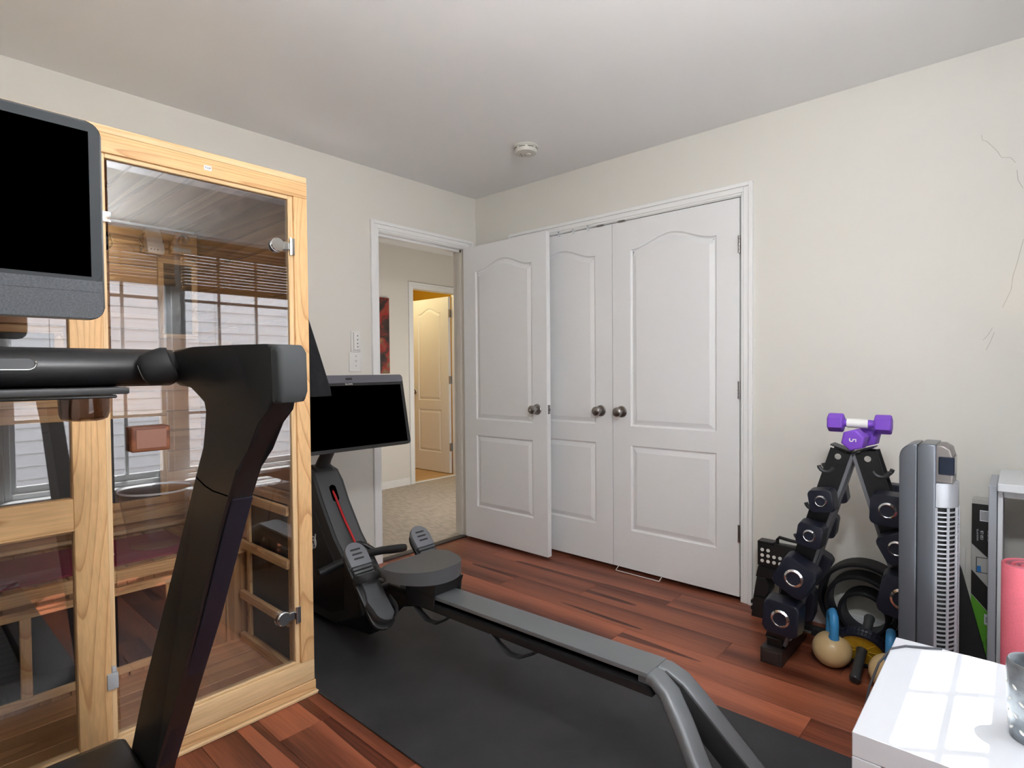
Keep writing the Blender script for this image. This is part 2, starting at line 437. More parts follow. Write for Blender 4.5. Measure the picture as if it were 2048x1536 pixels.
struct(w.build('wall_right', M['wall']), 'beige wall with the two windows')
struct(MB().box(-0.12, XR + 0.15, YF - 0.12, YF, 0, H).build('wall_front', M['wall']))
struct(MB().box(-0.12, XR + 0.15, YF - 0.12, 0.12, H, H + 0.1).build('ceiling', M['ceil']), 'plain off-white ceiling')
# closet niche behind the doors
w = MB(); w.box(0.25, 2.03, 0.62, 0.70, 0, H); w.box(0.25, 0.33, 0.12, 0.62, 0, H); w.box(1.95, 2.03, 0.12, 0.62, 0, H); w.box(0.25, 2.03, 0.12, 0.70, H, H + 0.1)
struct(w.build('wall_closet', M['wall']))
# ---- hall and bathroom
struct(MB().box(-1.80, -0.055, -1.6, 2.3, -0.05, 0.008).build('floor_hall', M['carpet']), 'beige hall carpet')
tr = MB().box(-0.055, -0.0, DY0, DY1, -0.02, 0.008, 0.004)
struct(tr.build('trim_1', M['brownrubber']), 'dark threshold strip in the doorway')
w = MB(); w.box(-1.92, -1.80, -1.6, 0.835, 0, 2.46); w.box(-1.92, -1.80, 0.835, 1.50, 2.055, 2.46); w.box(-1.92, -1.80, 1.50, 2.3, 0, 2.46)
struct(w.build('wall_hall_far', M['wall']))
struct(MB().box(-1.92, -0.12, -1.72, -1.6, 0, 2.46).build('wall_hall_left', M['wall']))
struct(MB().box(-1.92, -0.12, 2.3, 2.42, 0, 2.46).build('wall_hall_right', M['wall']))
struct(MB().box(-0.12, -0.0, 0.12, 2.42, 0, 2.46).build('wall_hall_near', M['wall']))
struct(MB().box(-1.92, -0.12, -1.72, 2.42, 2.46, 2.56).build('ceiling_hall', M['ceil']))
struct(MB().box(-3.7, -1.80, 0.2, 2.3, -0.05, 0.004).build('floor_bathroom', M['vinyl']))
w = MB(); w.box(-3.8, -3.7, 0.1, 2.4, 0, 2.46); w.box(-3.7, -1.92, 0.08, 0.2, 0, 2.46); w.box(-3.7, -1.92, 2.3, 2.42, 0, 2.46)
w.box(-1.935, -1.92, 0.2, 0.80, 0, 2.46); w.box(-1.935, -1.92, 1.56, 2.3, 0, 2.46)
struct(w.build('wall_bathroom', M['yellow']), 'bright yellow bathroom walls')
struct(MB().box(-3.8, -1.92, 0.08, 2.42, 2.46, 2.56).build('ceiling_bathroom', M['ceil']))
def casing(mb, plane, side, a0, a1, z1, wd=0.058, legs=(1, 1), z0=0.0):
    # plane: ('x', value, sign) or ('y', value, sign); a0,a1 = opening edges
    ax, val, sg = plane
    def bx(p0, p1, q0, q1, t0, t1):
        lo, hi = sorted((val + sg * t0, val + sg * t1))
        if ax == 'x': mb.box(lo, hi, p0, p1, q0, q1, 0.002, 1)
        else: mb.box(p0, p1, lo, hi, q0, q1, 0.002, 1)
    for k, (e, s) in enumerate(((a0, -1), (a1, 1))):
        if not legs[k]: continue
        for (u0, u1, t) in ((0.0, 0.012, 0.008), (0.012, wd - 0.02, 0.011), (wd - 0.02, wd, 0.018)):
            p = sorted((e + s * u0, e + s * u1)); bx(p[0], p[1], z0, z1 + u1, 0, t)
    L0 = a0 - (wd if legs[0] else 0); L1 = a1 + (wd if legs[1] else 0)
    for (u0, u1, t) in ((0.0, 0.012, 0.008), (0.012, wd - 0.02, 0.011), (wd - 0.02, wd, 0.018)):
        e0 = a0 - (u0 if legs[0] else 0); e1 = a1 + (u0 if legs[1] else 0)
        bx(e0, e1, z1 + u0, z1 + u1, 0, t)
c = MB(); casing(c, ('x', 0.0, 1), 1, DY0 + 0.004, DY1 + 0.01, DZ, 0.058)
c.box(-0.12, 0.0, DY0, DY0 + 0.006, 0, DZ); c.box(-0.12, 0.0, DY0, DY1, DZ - 0.006, DZ)
c.box(-0.075, -0.04, DY0 + 0.006, DY0 + 0.016, 0, DZ - 0.006); c.box(-0.075, -0.04, DY0, DY1, DZ - 0.02, DZ - 0.006)
struct(c.build('trim_2', M['trim']), 'white door casing of the hall doorway')
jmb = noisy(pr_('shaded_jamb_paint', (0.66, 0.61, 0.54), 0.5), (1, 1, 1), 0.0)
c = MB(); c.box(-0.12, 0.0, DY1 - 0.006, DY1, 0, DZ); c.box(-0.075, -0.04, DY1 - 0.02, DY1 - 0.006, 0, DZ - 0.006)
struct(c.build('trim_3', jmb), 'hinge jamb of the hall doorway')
c = MB(); casing(c, ('y', 0.0, -1), 1, CX0, CX1, CZ, 0.058)
c.box(CX0, CX1, 0, 0.12, CZ - 0.004, CZ); c.box(CX0, CX0 + 0.004, 0, 0.12, 0, CZ); c.box(CX1 - 0.004, CX1, 0, 0.12, 0, CZ)
struct(c.build('trim_4', M['trim']), 'white closet casing')
c = MB(); casing(c, ('x', -1.80, 1), 1, 0.845, 1.49, 2.05, 0.062)
c.box(-1.92, -1.80, 0.835, 0.845, 0, 2.05); c.box(-1.92, -1.80, 1.49, 1.50, 0, 2.05)
struct(c.build('trim_5', M['trim']), 'white casing around the bathroom door')
struct(MB().box(-1.84, -1.80, 0.845, 1.49, 0.0, 0.014, 0.003, 1).build('trim_6', M['trim']), 'white bathroom threshold')
def base(name, x0, x1, y0, y1):
    return struct(MB().box(x0, x1, y0, y1, 0, 0.065, 0.002, 1).box(x0 + (0.003 if x1 - x0 < .05 else 0), x1 - (0.003 if x1 - x0 < .05 else 0), y0 + (0.003 if y1 - y0 < .05 else 0), y1 - (0.003 if y1 - y0 < .05 else 0), 0.065, 0.082, 0.002, 1).build(name, M['trim']))
base('baseboard_back', 1.95, XR, -0.013, 0); base('baseboard_corner', 0.0, 0.33, -0.013, 0); base('baseboard_left', 0, 0.013, YF, -0.902)
base('baseboard_right', XR - 0.013, XR, YF, 0); base('baseboard_hall', -1.80, -1.787, -1.6, 0.78); base('baseboard_front', 0, XR, YF, YF + 0.013)
# ---- moulded doors
def inset(pts, d):
    n = len(pts); out = []
    for i in range(n):
        p0, p1, p2 = Vector(pts[i - 1]), Vector(pts[i]), Vector(pts[(i + 1) % n])
        e1 = (p1 - p0).normalized(); e2 = (p2 - p1).normalized()
        n1 = Vector((-e1.y, e1.x)); n2 = Vector((-e2.y, e2.x))
        b = (n1 + n2); k = d / max(0.3, (1 + n1.dot(n2)))
        out.append(tuple(p1 + b * k))
    return out
def door_mesh(w, h, t, m0=0.118, zl=(0.225, 0.722), zu=(0.832, 1.848), arch=0.062):
    bm = bmesh.new()
    p1 = [(m0, zl[0]), (w - m0, zl[0]), (w - m0, zl[1]), (m0, zl[1])]
    p2 = [(m0, zu[0]), (w - m0, zu[0])]
    N = 26
    for k in range(N + 1):
        s = k / N; x = (w - m0) + (2 * m0 - w) * s
        q = abs(2 * s - 1); q = min(1.0, q * 1.06)
        p2.append((x, zu[1] + arch * (1 + math.cos(PI * q)) / 2))
    rect = [(0, 0), (w, 0), (w, h), (0, h)]
    for side in (0, 1):
        yy = 0 if side == 0 else t; sg = 1 if side == 0 else -1
        loops = []
        edges = []
        def loop(pts, dep):
            vs = [bm.verts.new((x, yy + sg * dep, z)) for x, z in pts]
            return vs
        def ed(vs): return [bm.edges.new((vs[i], vs[(i + 1) % len(vs)])) for i in range(len(vs))]
        ro = loop(rect, 0); edges += ed(ro)
        outs = []
        for p in (p1, p2):
            L = loop(p, 0); edges += ed(L); outs.append((p, L))
        bmesh.ops.triangle_fill(bm, use_beauty=True, use_dissolve=True, edges=edges)
        for p, L in outs:
            prev = L
            for d, dep in ((0.003, 0.006), (0.009, 0.0095), (0.013, 0.0095), (0.038, 0.0015)):
                q = inset(p, d); nl = loop(q, dep)
                for i in range(len(nl)): bm.faces.new((prev[i], prev[(i + 1) % len(nl)], nl[(i + 1) % len(nl)], nl[i]))
                prev = nl
            bm.faces.new(prev)
        if side == 0: r0 = ro
        else:
            for i in range(4): bm.faces.new((r0[i], r0[(i + 1) % 4], ro[(i + 1) % 4], ro[i]))
    mb = MB(); mb.bm = bm
    return mb
def knob(parent, x, y, z, sg, name='knob', mat=None):
    pf = [(0.0, 0.0), (0.033, 0.0), (0.034, 0.004), (0.030, 0.009), (0.014, 0.012), (0.011, 0.030), (0.016, 0.036), (0.026, 0.042), (0.0285, 0.052), (0.026, 0.062), (0.017, 0.068), (0.0, 0.0695)]
    return MB().lathe([(r, sg * h) for r, h in pf], (x, y, z), 'y', 26).build(name, mat or M['nickel'], parent)
def hinge(parent, x, y, z, r=0.0065, plate=None):
    b = MB()
    for k in range(5): b.lathe([(0, k * 0.0178 - 0.0445), (r, k * 0.0178 - 0.044), (r, k * 0.0178 - 0.0275), (0, k * 0.0178 - 0.027)], (x, y, z), 'z', 12)
    if plate: b.box(*plate, z - 0.0445, z + 0.0445)
    return b.build('hinge', M['nickel'], parent)
def door(name, loc, w, h, t, label, mat, **k):
    o = door_mesh(w, h, t, **k).build(name, mat, smooth=11)
    o.location = loc; struct(o, label); o['org'] = (0, 0, 0)
    return o
dm = M['door']
DW = 0.7395
cl_d = door('door_1', (CX0 + 0.0065, 0.002, 0.022), DW, 2.017, 0.034, 'closet door, middle leaf half hidden by the open room door', dm)
knob(cl_d, DW - 0.080, 0, 0.915, -1)
cr_d = door('door_2', (CX0 + 0.0065 + DW + 0.0035, 0.002, 0.022), DW, 2.017, 0.034, 'right closet door with the hinges in view', dm)
knob(cr_d, 0.060, 0, 0.915, -1)
for z in (1.783, 1.053, 0.325): hinge(cr_d, DW + 0.0005, -0.0055, z)
# room door, opened against the closet
ro_d = door('door_3', (0.012, -0.137, 0.017), 0.741, 2.022, 0.035, 'open white room door standing in front of the closet', dm)
k1 = knob(ro_d, 0.741 - 0.078, 0, 0.921, -1); knob(ro_d, 0.741 - 0.078, 0.035, 0.921, 1)
MB().box(0.7405, 0.7425, 0.005, 0.030, 0.893, 0.95, 0.001, 1).lathe([(0, 0.741), (0.008, 0.741), (0.008, 0.750), (0.003, 0.753), (0, 0.753)], (0, 0.0175, 0.921), 'x', 12).build('latch_plate', M['nickel'], ro_d)
MB().lathe([(0.0, 0.0), (0.006, 0.0), (0.0055, -0.004), (0.0, -0.004)], (0.741 - 0.078, -0.069, 0.921), 'y', 12).build('privacy_button', M['chrome'], k1)
for z in (1.8, 1.03, 0.24): hinge(ro_d, -0.004, 0.04, z)
# bathroom door
ba_d = door('door_4', (-1.935, 1.488, 0.012), 0.66, 2.02, 0.035, 'bathroom door standing open, lit yellow', dm, m0=0.13)
ba_d.rotation_euler = (0, 0, PI + 0.02)
knob(ba_d, 0.66 - 0.06, 0.035, 0.93, 1, mat=M['nickel']); knob(ba_d, 0.66 - 0.06, 0, 0.93, -1, mat=M['nickel'])
for z in (1.83, 1.07, 0.30):
    MB().box(-0.012, -0.002, -0.018, 0.034, z - 0.045, z + 0.045, 0.001, 1).lathe([(0, z - 0.045), (0.007, z - 0.045), (0.007, z + 0.045), (0, z + 0.045)], (-0.008, -0.02, 0), 'z', 10).build('hinge', M['nickel'], ba_d)
# over-door clips and catches on the closet head
for (x, i) in ((0.752, 0), (0.862, 1), (0.972, 2)):
    b = MB().box(x - 0.006, x + 0.006, -0.008, 0.001, 2.028, 2.058, 0.001, 1).box(x - 0.006, x + 0.006, -0.008, 0.02, 2.041, 2.0435)
    b.build('over_door_hook', M['white'], cl_d, off=(CX0 + 0.0065, 0.002, 0.022))
for x in (1.058, 1.205):
    MB().box(x - 0.022, x + 0.022, -0.010, 0.018, 2.036, 2.0465, 0.002, 1).build('roller_catch', M['nickel'], wb, off=(0, 0, 0), label='small metal roller catch on the closet head')
# ---- windows
GX = 3.20
def window(name, y0, y1, munt, label):
    f = MB()
    z0, z1 = 0.49, 2.05
    f.box(3.15, 3.25, y0, y0 + 0.03, z0, z1, 0.003, 1); f.box(3.15, 3.25, y1 - 0.03, y1, z0, z1, 0.003, 1)
    f.box(3.15, 3.25, y0 + 0.03, y1 - 0.03, z0, z0 + 0.03, 0.003, 1); f.box(3.15, 3.25, y0 + 0.03, y1 - 0.03, z1 - 0.03, z1, 0.003, 1)
    r = struct(f.build(name, M['vinylwhite']), label); r['org'] = (0, 0, 0)
    for nm, a, b, x in (('lower_sash', z0 + 0.03, 1.335, 3.178), ('upper_sash', 1.295, z1 - 0.03, 3.205)):
        s = MB(); s.box(x, x + 0.025, y0 + 0.03, y0 + 0.055, a, b, 0.002, 1); s.box(x, x + 0.025, y1 - 0.055, y1 - 0.03, a, b, 0.002, 1)
        s.box(x, x + 0.025, y0 + 0.055, y1 - 0.055, a, a + 0.038, 0.002, 1); s.box(x, x + 0.025, y0 + 0.055, y1 - 0.055, b - 0.038, b, 0.002, 1)
        so_ = s.build(nm, M['vinylwhite'], r)
        MB().box(x + 0.011, x + 0.014, y0 + 0.05, y1 - 0.05, a + 0.03, b - 0.03).build('pane', M['glass'], so_)
        for my in munt: MB().box(x + 0.004, x + 0.021, my - 0.009, my + 0.009, a + 0.037, b - 0.037).build('muntin', M['vinylwhite'], so_)
        mz = 0.919 if nm == 'lower_sash' else 1.668
        MB().box(x + 0.0045, x + 0.0205, y0 + 0.055, y1 - 0.055, mz - 0.009, mz + 0.009).build('muntin', M['vinylwhite'], so_)
    return r
window('window_1', -1.575, -0.745, (-1.304, -1.046), 'white gridded window nearer the closet, seen mirrored in the glass')
window('window_2', -2.455, -1.625, (-1.878, -2.140), 'white gridded window nearer the camera, seen mirrored in the glass')
c = MB(); c.box(3.13, 3.25, -1.625, -1.575, 0.49, 2.05)
struct(c.build('trim_7', M['trim']))
c = MB(); c.box(3.055, 3.20, -2.52, -0.68, 0.468, 0.49, 0.004, 2)
struct(c.build('trim_8', M['white']), 'white window sill')
c = MB(); casing(c, ('x', XR, -1), 1, -2.46, -0.74, 2.05, 0.06, z0=0.49)
struct(c.build('trim_9', M['trim']), 'white window casing')
# ---- outside
struct(MB().box(3.27, 14, -10, 8, -0.55, -0.5).build('ground', M['grass']))
nh = thing('neighbouring_house', 'neighbouring house wall of pale horizontal siding outside the window', 'house', (6.4, -1.5, -0.5))
MB().box(6.43, 8.5, -8, 5, -0.5, 8.5).build('house_wall', M['siding'], nh)
sm = MB().prism([(0.028, 0.0), (0.0, 0.0), (0.016, 0.128), (0.028, 0.128)], 'y', -6.5, 6.5).build('siding_board', M['siding'], nh, off=(0, 0, 0))
for k in range(70):
    o = sm if k == 0 else sm.copy()
    if k: COL.objects.link(o)
    o.parent = nh; o.location = (0, 0, k * 0.128)
for k in (1,): pass
# ================================================================== SAUNA
SX = 1.008; SY0, SY1 = -3.03, -1.847
sa = thing('infrared_sauna', 'pale wooden infrared sauna cabin with a clear glass door', 'sauna', (0.5, -2.44, 0))
# outer shell
MB().box(0.012, 0.030, SY0, SY1, 0.06, 1.86).build('back_panel', M['cedar_z'], sa)
MB().box(0.030, 0.968, SY1 - 0.022, SY1, 0.06, 1.86, 0.002, 1).build('side_panel', M['pine_z'], sa)
MB().box(0.030, 0.968, SY0, SY0 + 0.022, 0.06, 1.86, 0.002, 1).build('side_panel', M['pine_z'], sa)
MB().box(0.012, SX, SY0, SY1, 1.862, 1.884, 0.002, 1).build('roof_panel', M['pine_light'], sa)
MB().box(0.012, 0.97, SY0, SY1, 0.0, 0.06).build('base', M['pine_y'], sa)
# front frame
MB().box(0.965, SX, SY0, SY1, 1.808, 1.862, 0.003, 2).build('top_rail', M['pine_y'], sa)
MB().box(0.965, SX, -1.898, SY1, 0.128, 1.808, 0.003, 2).build('door_post', M['pine_z'], sa)
cp = MB().box(0.965, SX, -2.547, -2.470, 0.128, 1.808, 0.003, 2).build('door_post', M['pine_z'], sa)
MB().box(0.965, SX, SY0, -2.965, 0.128, 1.808, 0.003, 2).build('door_post', M['pine_z'], sa)
MB().box(0.965, SX, SY0, SY1, 0.052, 0.128, 0.003, 2).build('bottom_rail', M['pine_light'], sa)
MB().box(0.970, SX + 0.002, SY0, SY1 + 0.004, 0.012, 0.050, 0.002, 1).build('kick_board', M['pine_y'], sa)
MB().box(0.970, SX + 0.012, SY0, SY1 + 0.010, 0.0, 0.011, 0.002, 1).build('foot_strip', M['pine_light'], sa)
MB().box(0.968, SX - 0.001, -2.965, -2.547, 0.750, 0.839, 0.002, 1).build('cross_rail', M['pine_y'], sa)
MB().box(0.968, SX - 0.001, -2.965, -2.547, 1.111, 1.200, 0.002, 1).build('cross_rail', M['pine_y'], sa)
for (a, b) in ((0.128, 0.750), (0.839, 1.111), (1.200, 1.808)):
    MB().box(0.984, 0.990, -2.965, -2.547, a, b).build('side_window_pane', M['doorglass'], sa)
# stops round the glass door
s = MB(); s.box(0.975, SX - 0.008, -1.915, -1.898, 0.128, 1.808, 0.002, 1)
s.build('door_stop', M['pine_lightz'], sa)
MB().box(0.975, SX - 0.008, -2.470, -2.456, 0.128, 1.808, 0.002, 1).build('door_stop', M['pine_lightz'], sa)
MB().box(0.975, SX - 0.008, -2.456, -1.915, 1.795, 1.808, 0.002, 1).build('door_stop', M['pine_light'], sa)
MB().box(0.975, SX - 0.008, -2.456, -1.915, 0.128, 0.138, 0.002, 1).build('door_stop', M['pine_light'], sa)
gd = MB().box(0.992, 0.998, -2.450, -1.920, 0.142, 1.790).build('glass_door', M['doorglass'], sa)
# hinges
for z in (1.628, 0.309):
    hb = MB()
    hb.lathe([(0, 0.998), (0.0235, 0.998), (0.0245, 1.001), (0.0245, 1.006), (0.022, 1.0085), (0, 1.0085)], (0, -1.957, z), 'x', 28)
    hb.lathe([(0, 0.984), (0.0235, 0.984), (0.0245, 0.987), (0.0235, 0.992), (0, 0.992)], (0, -1.960, z - 0.004), 'x', 28)
    hb.box(0.999, 1.006, -1.945, -1.918, z - 0.015, z + 0.015, 0.002, 1)
    hb.box(0.996, 1.010, -1.919, -1.907, z - 0.013, z + 0.013, 0.002, 1)
    hb.lathe([(0, z - 0.03), (0.0035, z - 0.03), (0.0035, z + 0.03), (0, z + 0.03)], (1.009, -1.912, 0), 'z', 10)
    hb.box(SX - 0.003, SX + 0.003, -1.909, -1.897, z - 0.03, z + 0.03, 0.001, 1)
    hb.build('door_hinge', M['chrome'], sa)
MB().box(0.985, 1.012, -2.478, -2.445, 1.612, 1.642, 0.003, 2).build('magnet_catch', M['chrome'], sa)
lk = MB().box(0.985, 1.016, -2.482, -2.455, 0.280, 0.325, 0.003, 2).box(0.998, 1.010, -2.470, -2.458, 0.325, 0.342, 0.002, 1)
lk.build('catch', pr_('grey_catch', (0.42, 0.43, 0.45), 0.4), sa)
# wooden pull on both sides of the glass
def pull(x0, x1, fr):
    b = MB()
    yc0, yc1, z0, z1 = -2.413, -2.312, 0.952, 1.027
    b.box(x0, x1, yc0, yc1, z0, z1, 0.006, 3)
    o = b.build('door_pull', M['walnut'], sa)
    if fr: MB().box(x1 - 0.001, x1 + 0.0015, yc0 + 0.012, yc1 - 0.010, z0 + 0.010, z1 - 0.010, 0.001, 1).build('inlay', pr_('pull_face', (0.26, 0.115, 0.075), 0.5), o)
pull(0.998, 1.026, True); pull(0.963, 0.992, False)
st = MB().box(SX, SX + 0.001, -2.194, -2.172, 1.826, 1.8405).build('sticker', M['white'], sa, label='small white TOP sticker')
text('lettering', 'TOP', 0.0095, M['prblack'], st, basis((SX + 0.0013, -2.183, 1.8325), (0, 1, 0), (0, 0, 1), (1, 0, 0)), 0.0003)
# ---- interior boards
def boards(name, mat, n, fn):
    for k in range(n):
        fn(k).build(name, mat, sa)
bh = (1.84 - 0.09) / 19
boards('wall_board', M['cedar_y'], 19, lambda k: MB().box(0.032, 0.045, SY0 + 0.025, SY1 - 0.025, 0.09 + k * bh + 0.0015, 0.09 + (k + 1) * bh - 0.0015, 0.0025, 1))
boards('wall_board', M['cedar_x'], 19, lambda k: MB().box(0.046, 0.962, SY1 - 0.036, SY1 - 0.024, 0.09 + k * bh + 0.0015, 0.09 + (k + 1) * bh - 0.0015, 0.0025, 1))
boards('wall_board', M['cedar_x'], 19, lambda k: MB().box(0.046, 0.962, SY0 + 0.024, SY0 + 0.036, 0.09 + k * bh + 0.0015, 0.09 + (k + 1) * bh - 0.0015, 0.0025, 1))
cw = (SY1 - SY0 - 0.06) / 12
boards('ceiling_board', M['cedar_x'], 12, lambda k: MB().box(0.046, 0.962, SY0 + 0.03 + k * cw + 0.002, SY0 + 0.03 + (k + 1) * cw - 0.002, 1.842, 1.856, 0.003, 1))
boards('floor_board', M['cedar_y'], 6, lambda k: MB().box(0.046 + k * 0.152, 0.046 + (k + 1) * 0.152 - 0.002, SY0 + 0.025, SY1 - 0.025, 0.06, 0.076, 0.002, 1))
MB().box(0.046, 0.056, SY0 + 0.05, SY1 - 0.05, 1.828, 1.8385).build('light_strip', pr_('white_strip', (0.85, 0.84, 0.80), 0.4), sa)
# bench
bw = (SY1 - SY0 - 0.07) / 13
boards('bench_slat', M['cedar_x'], 13, lambda k: MB().box(0.048, 0.535, SY0 + 0.036 + k * bw + 0.002, SY0 + 0.036 + (k + 1) * bw - 0.002, 0.468, 0.484, 0.003, 1))
boards('bench_front_board', M['cedar_z'], 13, lambda k: MB().box(0.505, 0.520, SY0 + 0.036 + k * bw + 0.001, SY0 + 0.036 + (k + 1) * bw - 0.001, 0.077, 0.466, 0.002, 1))
MB().box(0.536, 0.560, SY0 + 0.037, SY1 - 0.038, 0.440, 0.484, 0.003, 2).build('bench_edge', M['pine_y'], sa)
# heaters under the bench
def heater(nm, ax, c, a0, a1, z0, z1, fw, mats, depth=0.018, vert=()):
    # framed heater panel; ax 'x' = on a plane x=c facing +x, 'y' = on plane y=c facing -y
    def bx(p0, p1, q0, q1, d0, d1, bv=0.002):
        if ax == 'x': return MB().box(c + d0, c + d1, p0, p1, q0, q1, bv, 1)
        return MB().box(p0, p1, c - d1, c - d0, q0, q1, bv, 1)
    h = bx(a0 + 0.004, a1 - 0.004, z0 + 0.004, z1 - 0.004, 0, depth * 0.45, 0).build('heater_panel', mats[0], sa)
    R = M['pine_y'] if ax == 'x' else M['cedar_x']
    bx(a0, a1, z1 - fw, z1, 0, depth).build('heater_frame', R, h); bx(a0, a1, z0, z0 + fw, 0, depth).build('heater_frame', R, h)
    for (p0, p1) in ((a0, a0 + fw), (a1 - fw, a1)) + tuple(vert):
        bx(p0, p1, z0 + fw, z1 - fw, 0, depth + 0.001).build('heater_frame', M['pine_z'], h)
    return h
heater('under', 'x', 0.521, -2.985, -2.160, 0.100, 0.415, 0.028, (M['mirrorblack'],), vert=((-2.612, -2.582),))
heater('under', 'x', 0.521, -2.140, -2.110, 0.100, 0.415, 0.012, (M['mirrorblack'],))
# back heaters
heater('back', 'x', 0.046, -2.97, -2.03, 0.600, 1.02, 0.03, (M['heatgrey'],))
MB().box(0.046, 0.075, -2.97, -1.89, 0.535, 0.590, 0.003, 1).build('back_rail', M['pine_y'], sa)
MB().box(0.075, 0.095, -2.97, -1.89, 0.497, 0.512, 0.003, 1).build('back_rail', M['pine_light'], sa)
heater('back', 'x', 0.046, -2.93, -2.395, 1.05, 1.375, 0.03, (M['mirrorblack'],))
hp = heater('back', 'x', 0.046, -2.052, -1.893, 1.34, 1.700, 0.022, (M['mirrorblack'],))
# right wall heater with rungs
heater('side', 'y', SY1 - 0.037, 0.575, 0.955, 0.080, 0.720, 0.026, (M['mirrorblack'],))
for z in (0.675, 0.480, 0.270, 0.095):
    MB().box(0.545, 0.958, SY1 - 0.075, SY1 - 0.056, z - 0.016, z + 0.016, 0.003, 2).build('guard_rail', M['pine_x'], sa)
# backrest board standing on the bench corner
MB().box(0.440, 0.465, -2.045, -1.915, 0.485, 0.800, 0.003, 2).build('backrest_board', M['pine_z'], sa)
# control box, speaker
cb = MB().prism([(-2.003, 1.725), (-1.895, 1.725), (-1.895, 1.823), (-1.985, 1.823), (-2.003, 1.765)], 'x', 0.046, 0.085, 0.002, 1).build('lamp_box', M['pine_y'], sa)
MB().lathe([(0, 0.085), (0.02, 0.085), (0.021, 0.088), (0.012, 0.0885), (0.009, 0.087), (0, 0.087)], (0, -1.95, 1.795), 'x', 24).build('reading_lamp', M['nickel'], cb)
MB().box(0.085, 0.088, -1.998, -1.922, 1.732, 1.752, 0.001, 1).build('control_strip', M['cream'], sa)
MB().lathe([(0, 0.046), (0.045, 0.046), (0.045, 0.060), (0.038, 0.066), (0.030, 0.058), (0, 0.054)], (0, -2.262, 1.745), 'x', 30).build('speaker', M['black'], sa)
MB().lathe([(0, 0.046), (0.010, 0.046), (0.010, 0.058), (0, 0.058)], (0, -1.902, 1.700), 'x', 14).build('cable_gland', M['black'], sa)
# things inside
io = thing('ioniser', 'white plug-in air ioniser high on the back wall inside the sauna', 'air purifier', (0.046, -2.07, 1.71))
MB().prism([(-2.104, 1.822), (-2.048, 1.822), (-2.046, 1.79), (-2.034, 1.765), (-2.030, 1.72), (-2.040, 1.710), (-2.096, 1.712), (-2.100, 1.75)], 'x', 0.046, 0.09, 0.006, 3).build('body', M['whitep'], io)
for k in range(3): MB().lathe([(0, 0.090), (0.0028, 0.090), (0.0028, 0.0912), (0, 0.0912)], (0, -2.085 + k * 0.013, 1.729), 'x', 10).build('button', M['black'], io)
cbp = [(0.07, -2.095 - 0.018 * abs(math.sin(a * 1.5)) - 0.008, 1.80 - 0.09 * a / PI) for a in [k * PI / 10 for k in range(11)]]
MB().tube(cbp, 0.003, 8).tube([(0.07, -2.11, 1.79), (0.07, -2.125, 1.76), (0.07, -2.118, 1.715), (0.07, -2.10, 1.712)], 0.003, 8).build('cord', M['black'], io)
tw = MB().box(0.13, 0.500, -2.97, -2.06, 0.4842, 0.4915, 0.003, 2).build('towel', M['burg'])
tag(center_origin(tw, (0.3, -2.5, 0.4842)), 'burgundy towel spread along the sauna bench', 'towel')
tb = MB().lathe([(0.0, 0.001), (0.086, 0.001), (0.091, 0.004), (0.128, 0.225)], (0, 0, 0), 'z', 40, cap=False).build('clear_tub', M['clearp'])
tb.location = (0.34, -2.16, 0.492); tb['org'] = (0, 0, 0); tag(tb, 'clear plastic tub with a white rim on the sauna bench', 'tub')
MB().lathe([(0.127, 0.222), (0.131, 0.222), (0.132, 0.228), (0.128, 0.229), (0.127, 0.222)], (0, 0, 0), 'z', 40).build('rim', M['white'], tb)
sn = MB()
path = [(0.36 + 0.0 * k, -2.365 + 0.05 * math.cos(PI * k / 10) * -1, 0.4925 + 0.045 * math.sin(PI * k / 10)) for k in range(11)]
sn.tube(path, 0.018, 8, sx=0.25, sy=1.0)
s_ = sn.build('strap', pr_('pale_strap', (0.5, 0.42, 0.44), 0.7)); tag(center_origin(s_, (0.36, -2.365, 0.4925)), 'pale curved strap lying on the burgundy towel', 'strap')
# black garment on the outside of the cabin, hooked to its right flank
g = MB(); prof = [(1.535, 0.004, 0.010), (1.50, 0.012, 0.022), (1.40, 0.026, 0.045), (1.25, 0.045, 0.075), (1.12, 0.062, 0.095), (1.09, 0.064, 0.098)]
rings = []
for z, a, b in prof:
    ring = []
    for k in range(28):
        t = 2 * PI * k / 28; wv = 1 + 0.10 * math.sin(5 * t + z * 4)
        ring.append(g.bm.verts.new((0.875 + b * math.cos(t) * wv, max(SY1 + 0.001, SY1 + 0.001 + a * (1 + math.sin(t)) * wv), z)))
    rings.append(ring)
for i in range(len(rings) - 1):
    for k in range(28): g.bm.faces.new((rings[i][k], rings[i][(k + 1) % 28], rings[i + 1][(k + 1) % 28], rings[i + 1][k]))
g.bm.faces.new(rings[0]); g.bm.faces.new(rings[-1][::-1])
jk = g.build('black_garment', M['cloth'], smooth=60)
tag(center_origin(jk, (0.875, SY1 + 0.02, 1.09)), 'black garment hanging on the right flank of the sauna', 'garment')
# ================================================================== MATS
mt = MB().prism(rr((0.20 + 2.655) / 2, (-1.842 - 0.965) / 2, 2.455, 0.877, 0.012, 3), 'z', 0.0004, 0.0075, 0.002, 1).build('exercise_mat', M['rubbermat'])
tag(center_origin(mt, (1.5, -1.4, 0)), 'long charcoal rubber mat beneath the rowing machine', 'mat')
tm = thing('treadmill_mat', 'black jointed rubber mat tiles beneath the treadmill', 'mat', (1.9, -2.92, 0))
for k in range(3):
    MB().box(1.14 + k * 0.60, 1.14 + (k + 1) * 0.60 - 0.0025, -3.40, -2.955, 0.0004, 0.0085, 0.0015, 1).build('mat_tile', M['rubbermat'], tm)
    MB().box(1.14 + k * 0.60, 1.14 + (k + 1) * 0.60 - 0.0025, -2.9525, -2.52, 0.0004, 0.0085, 0.0015, 1).build('mat_tile', M['rubbermat'], tm)
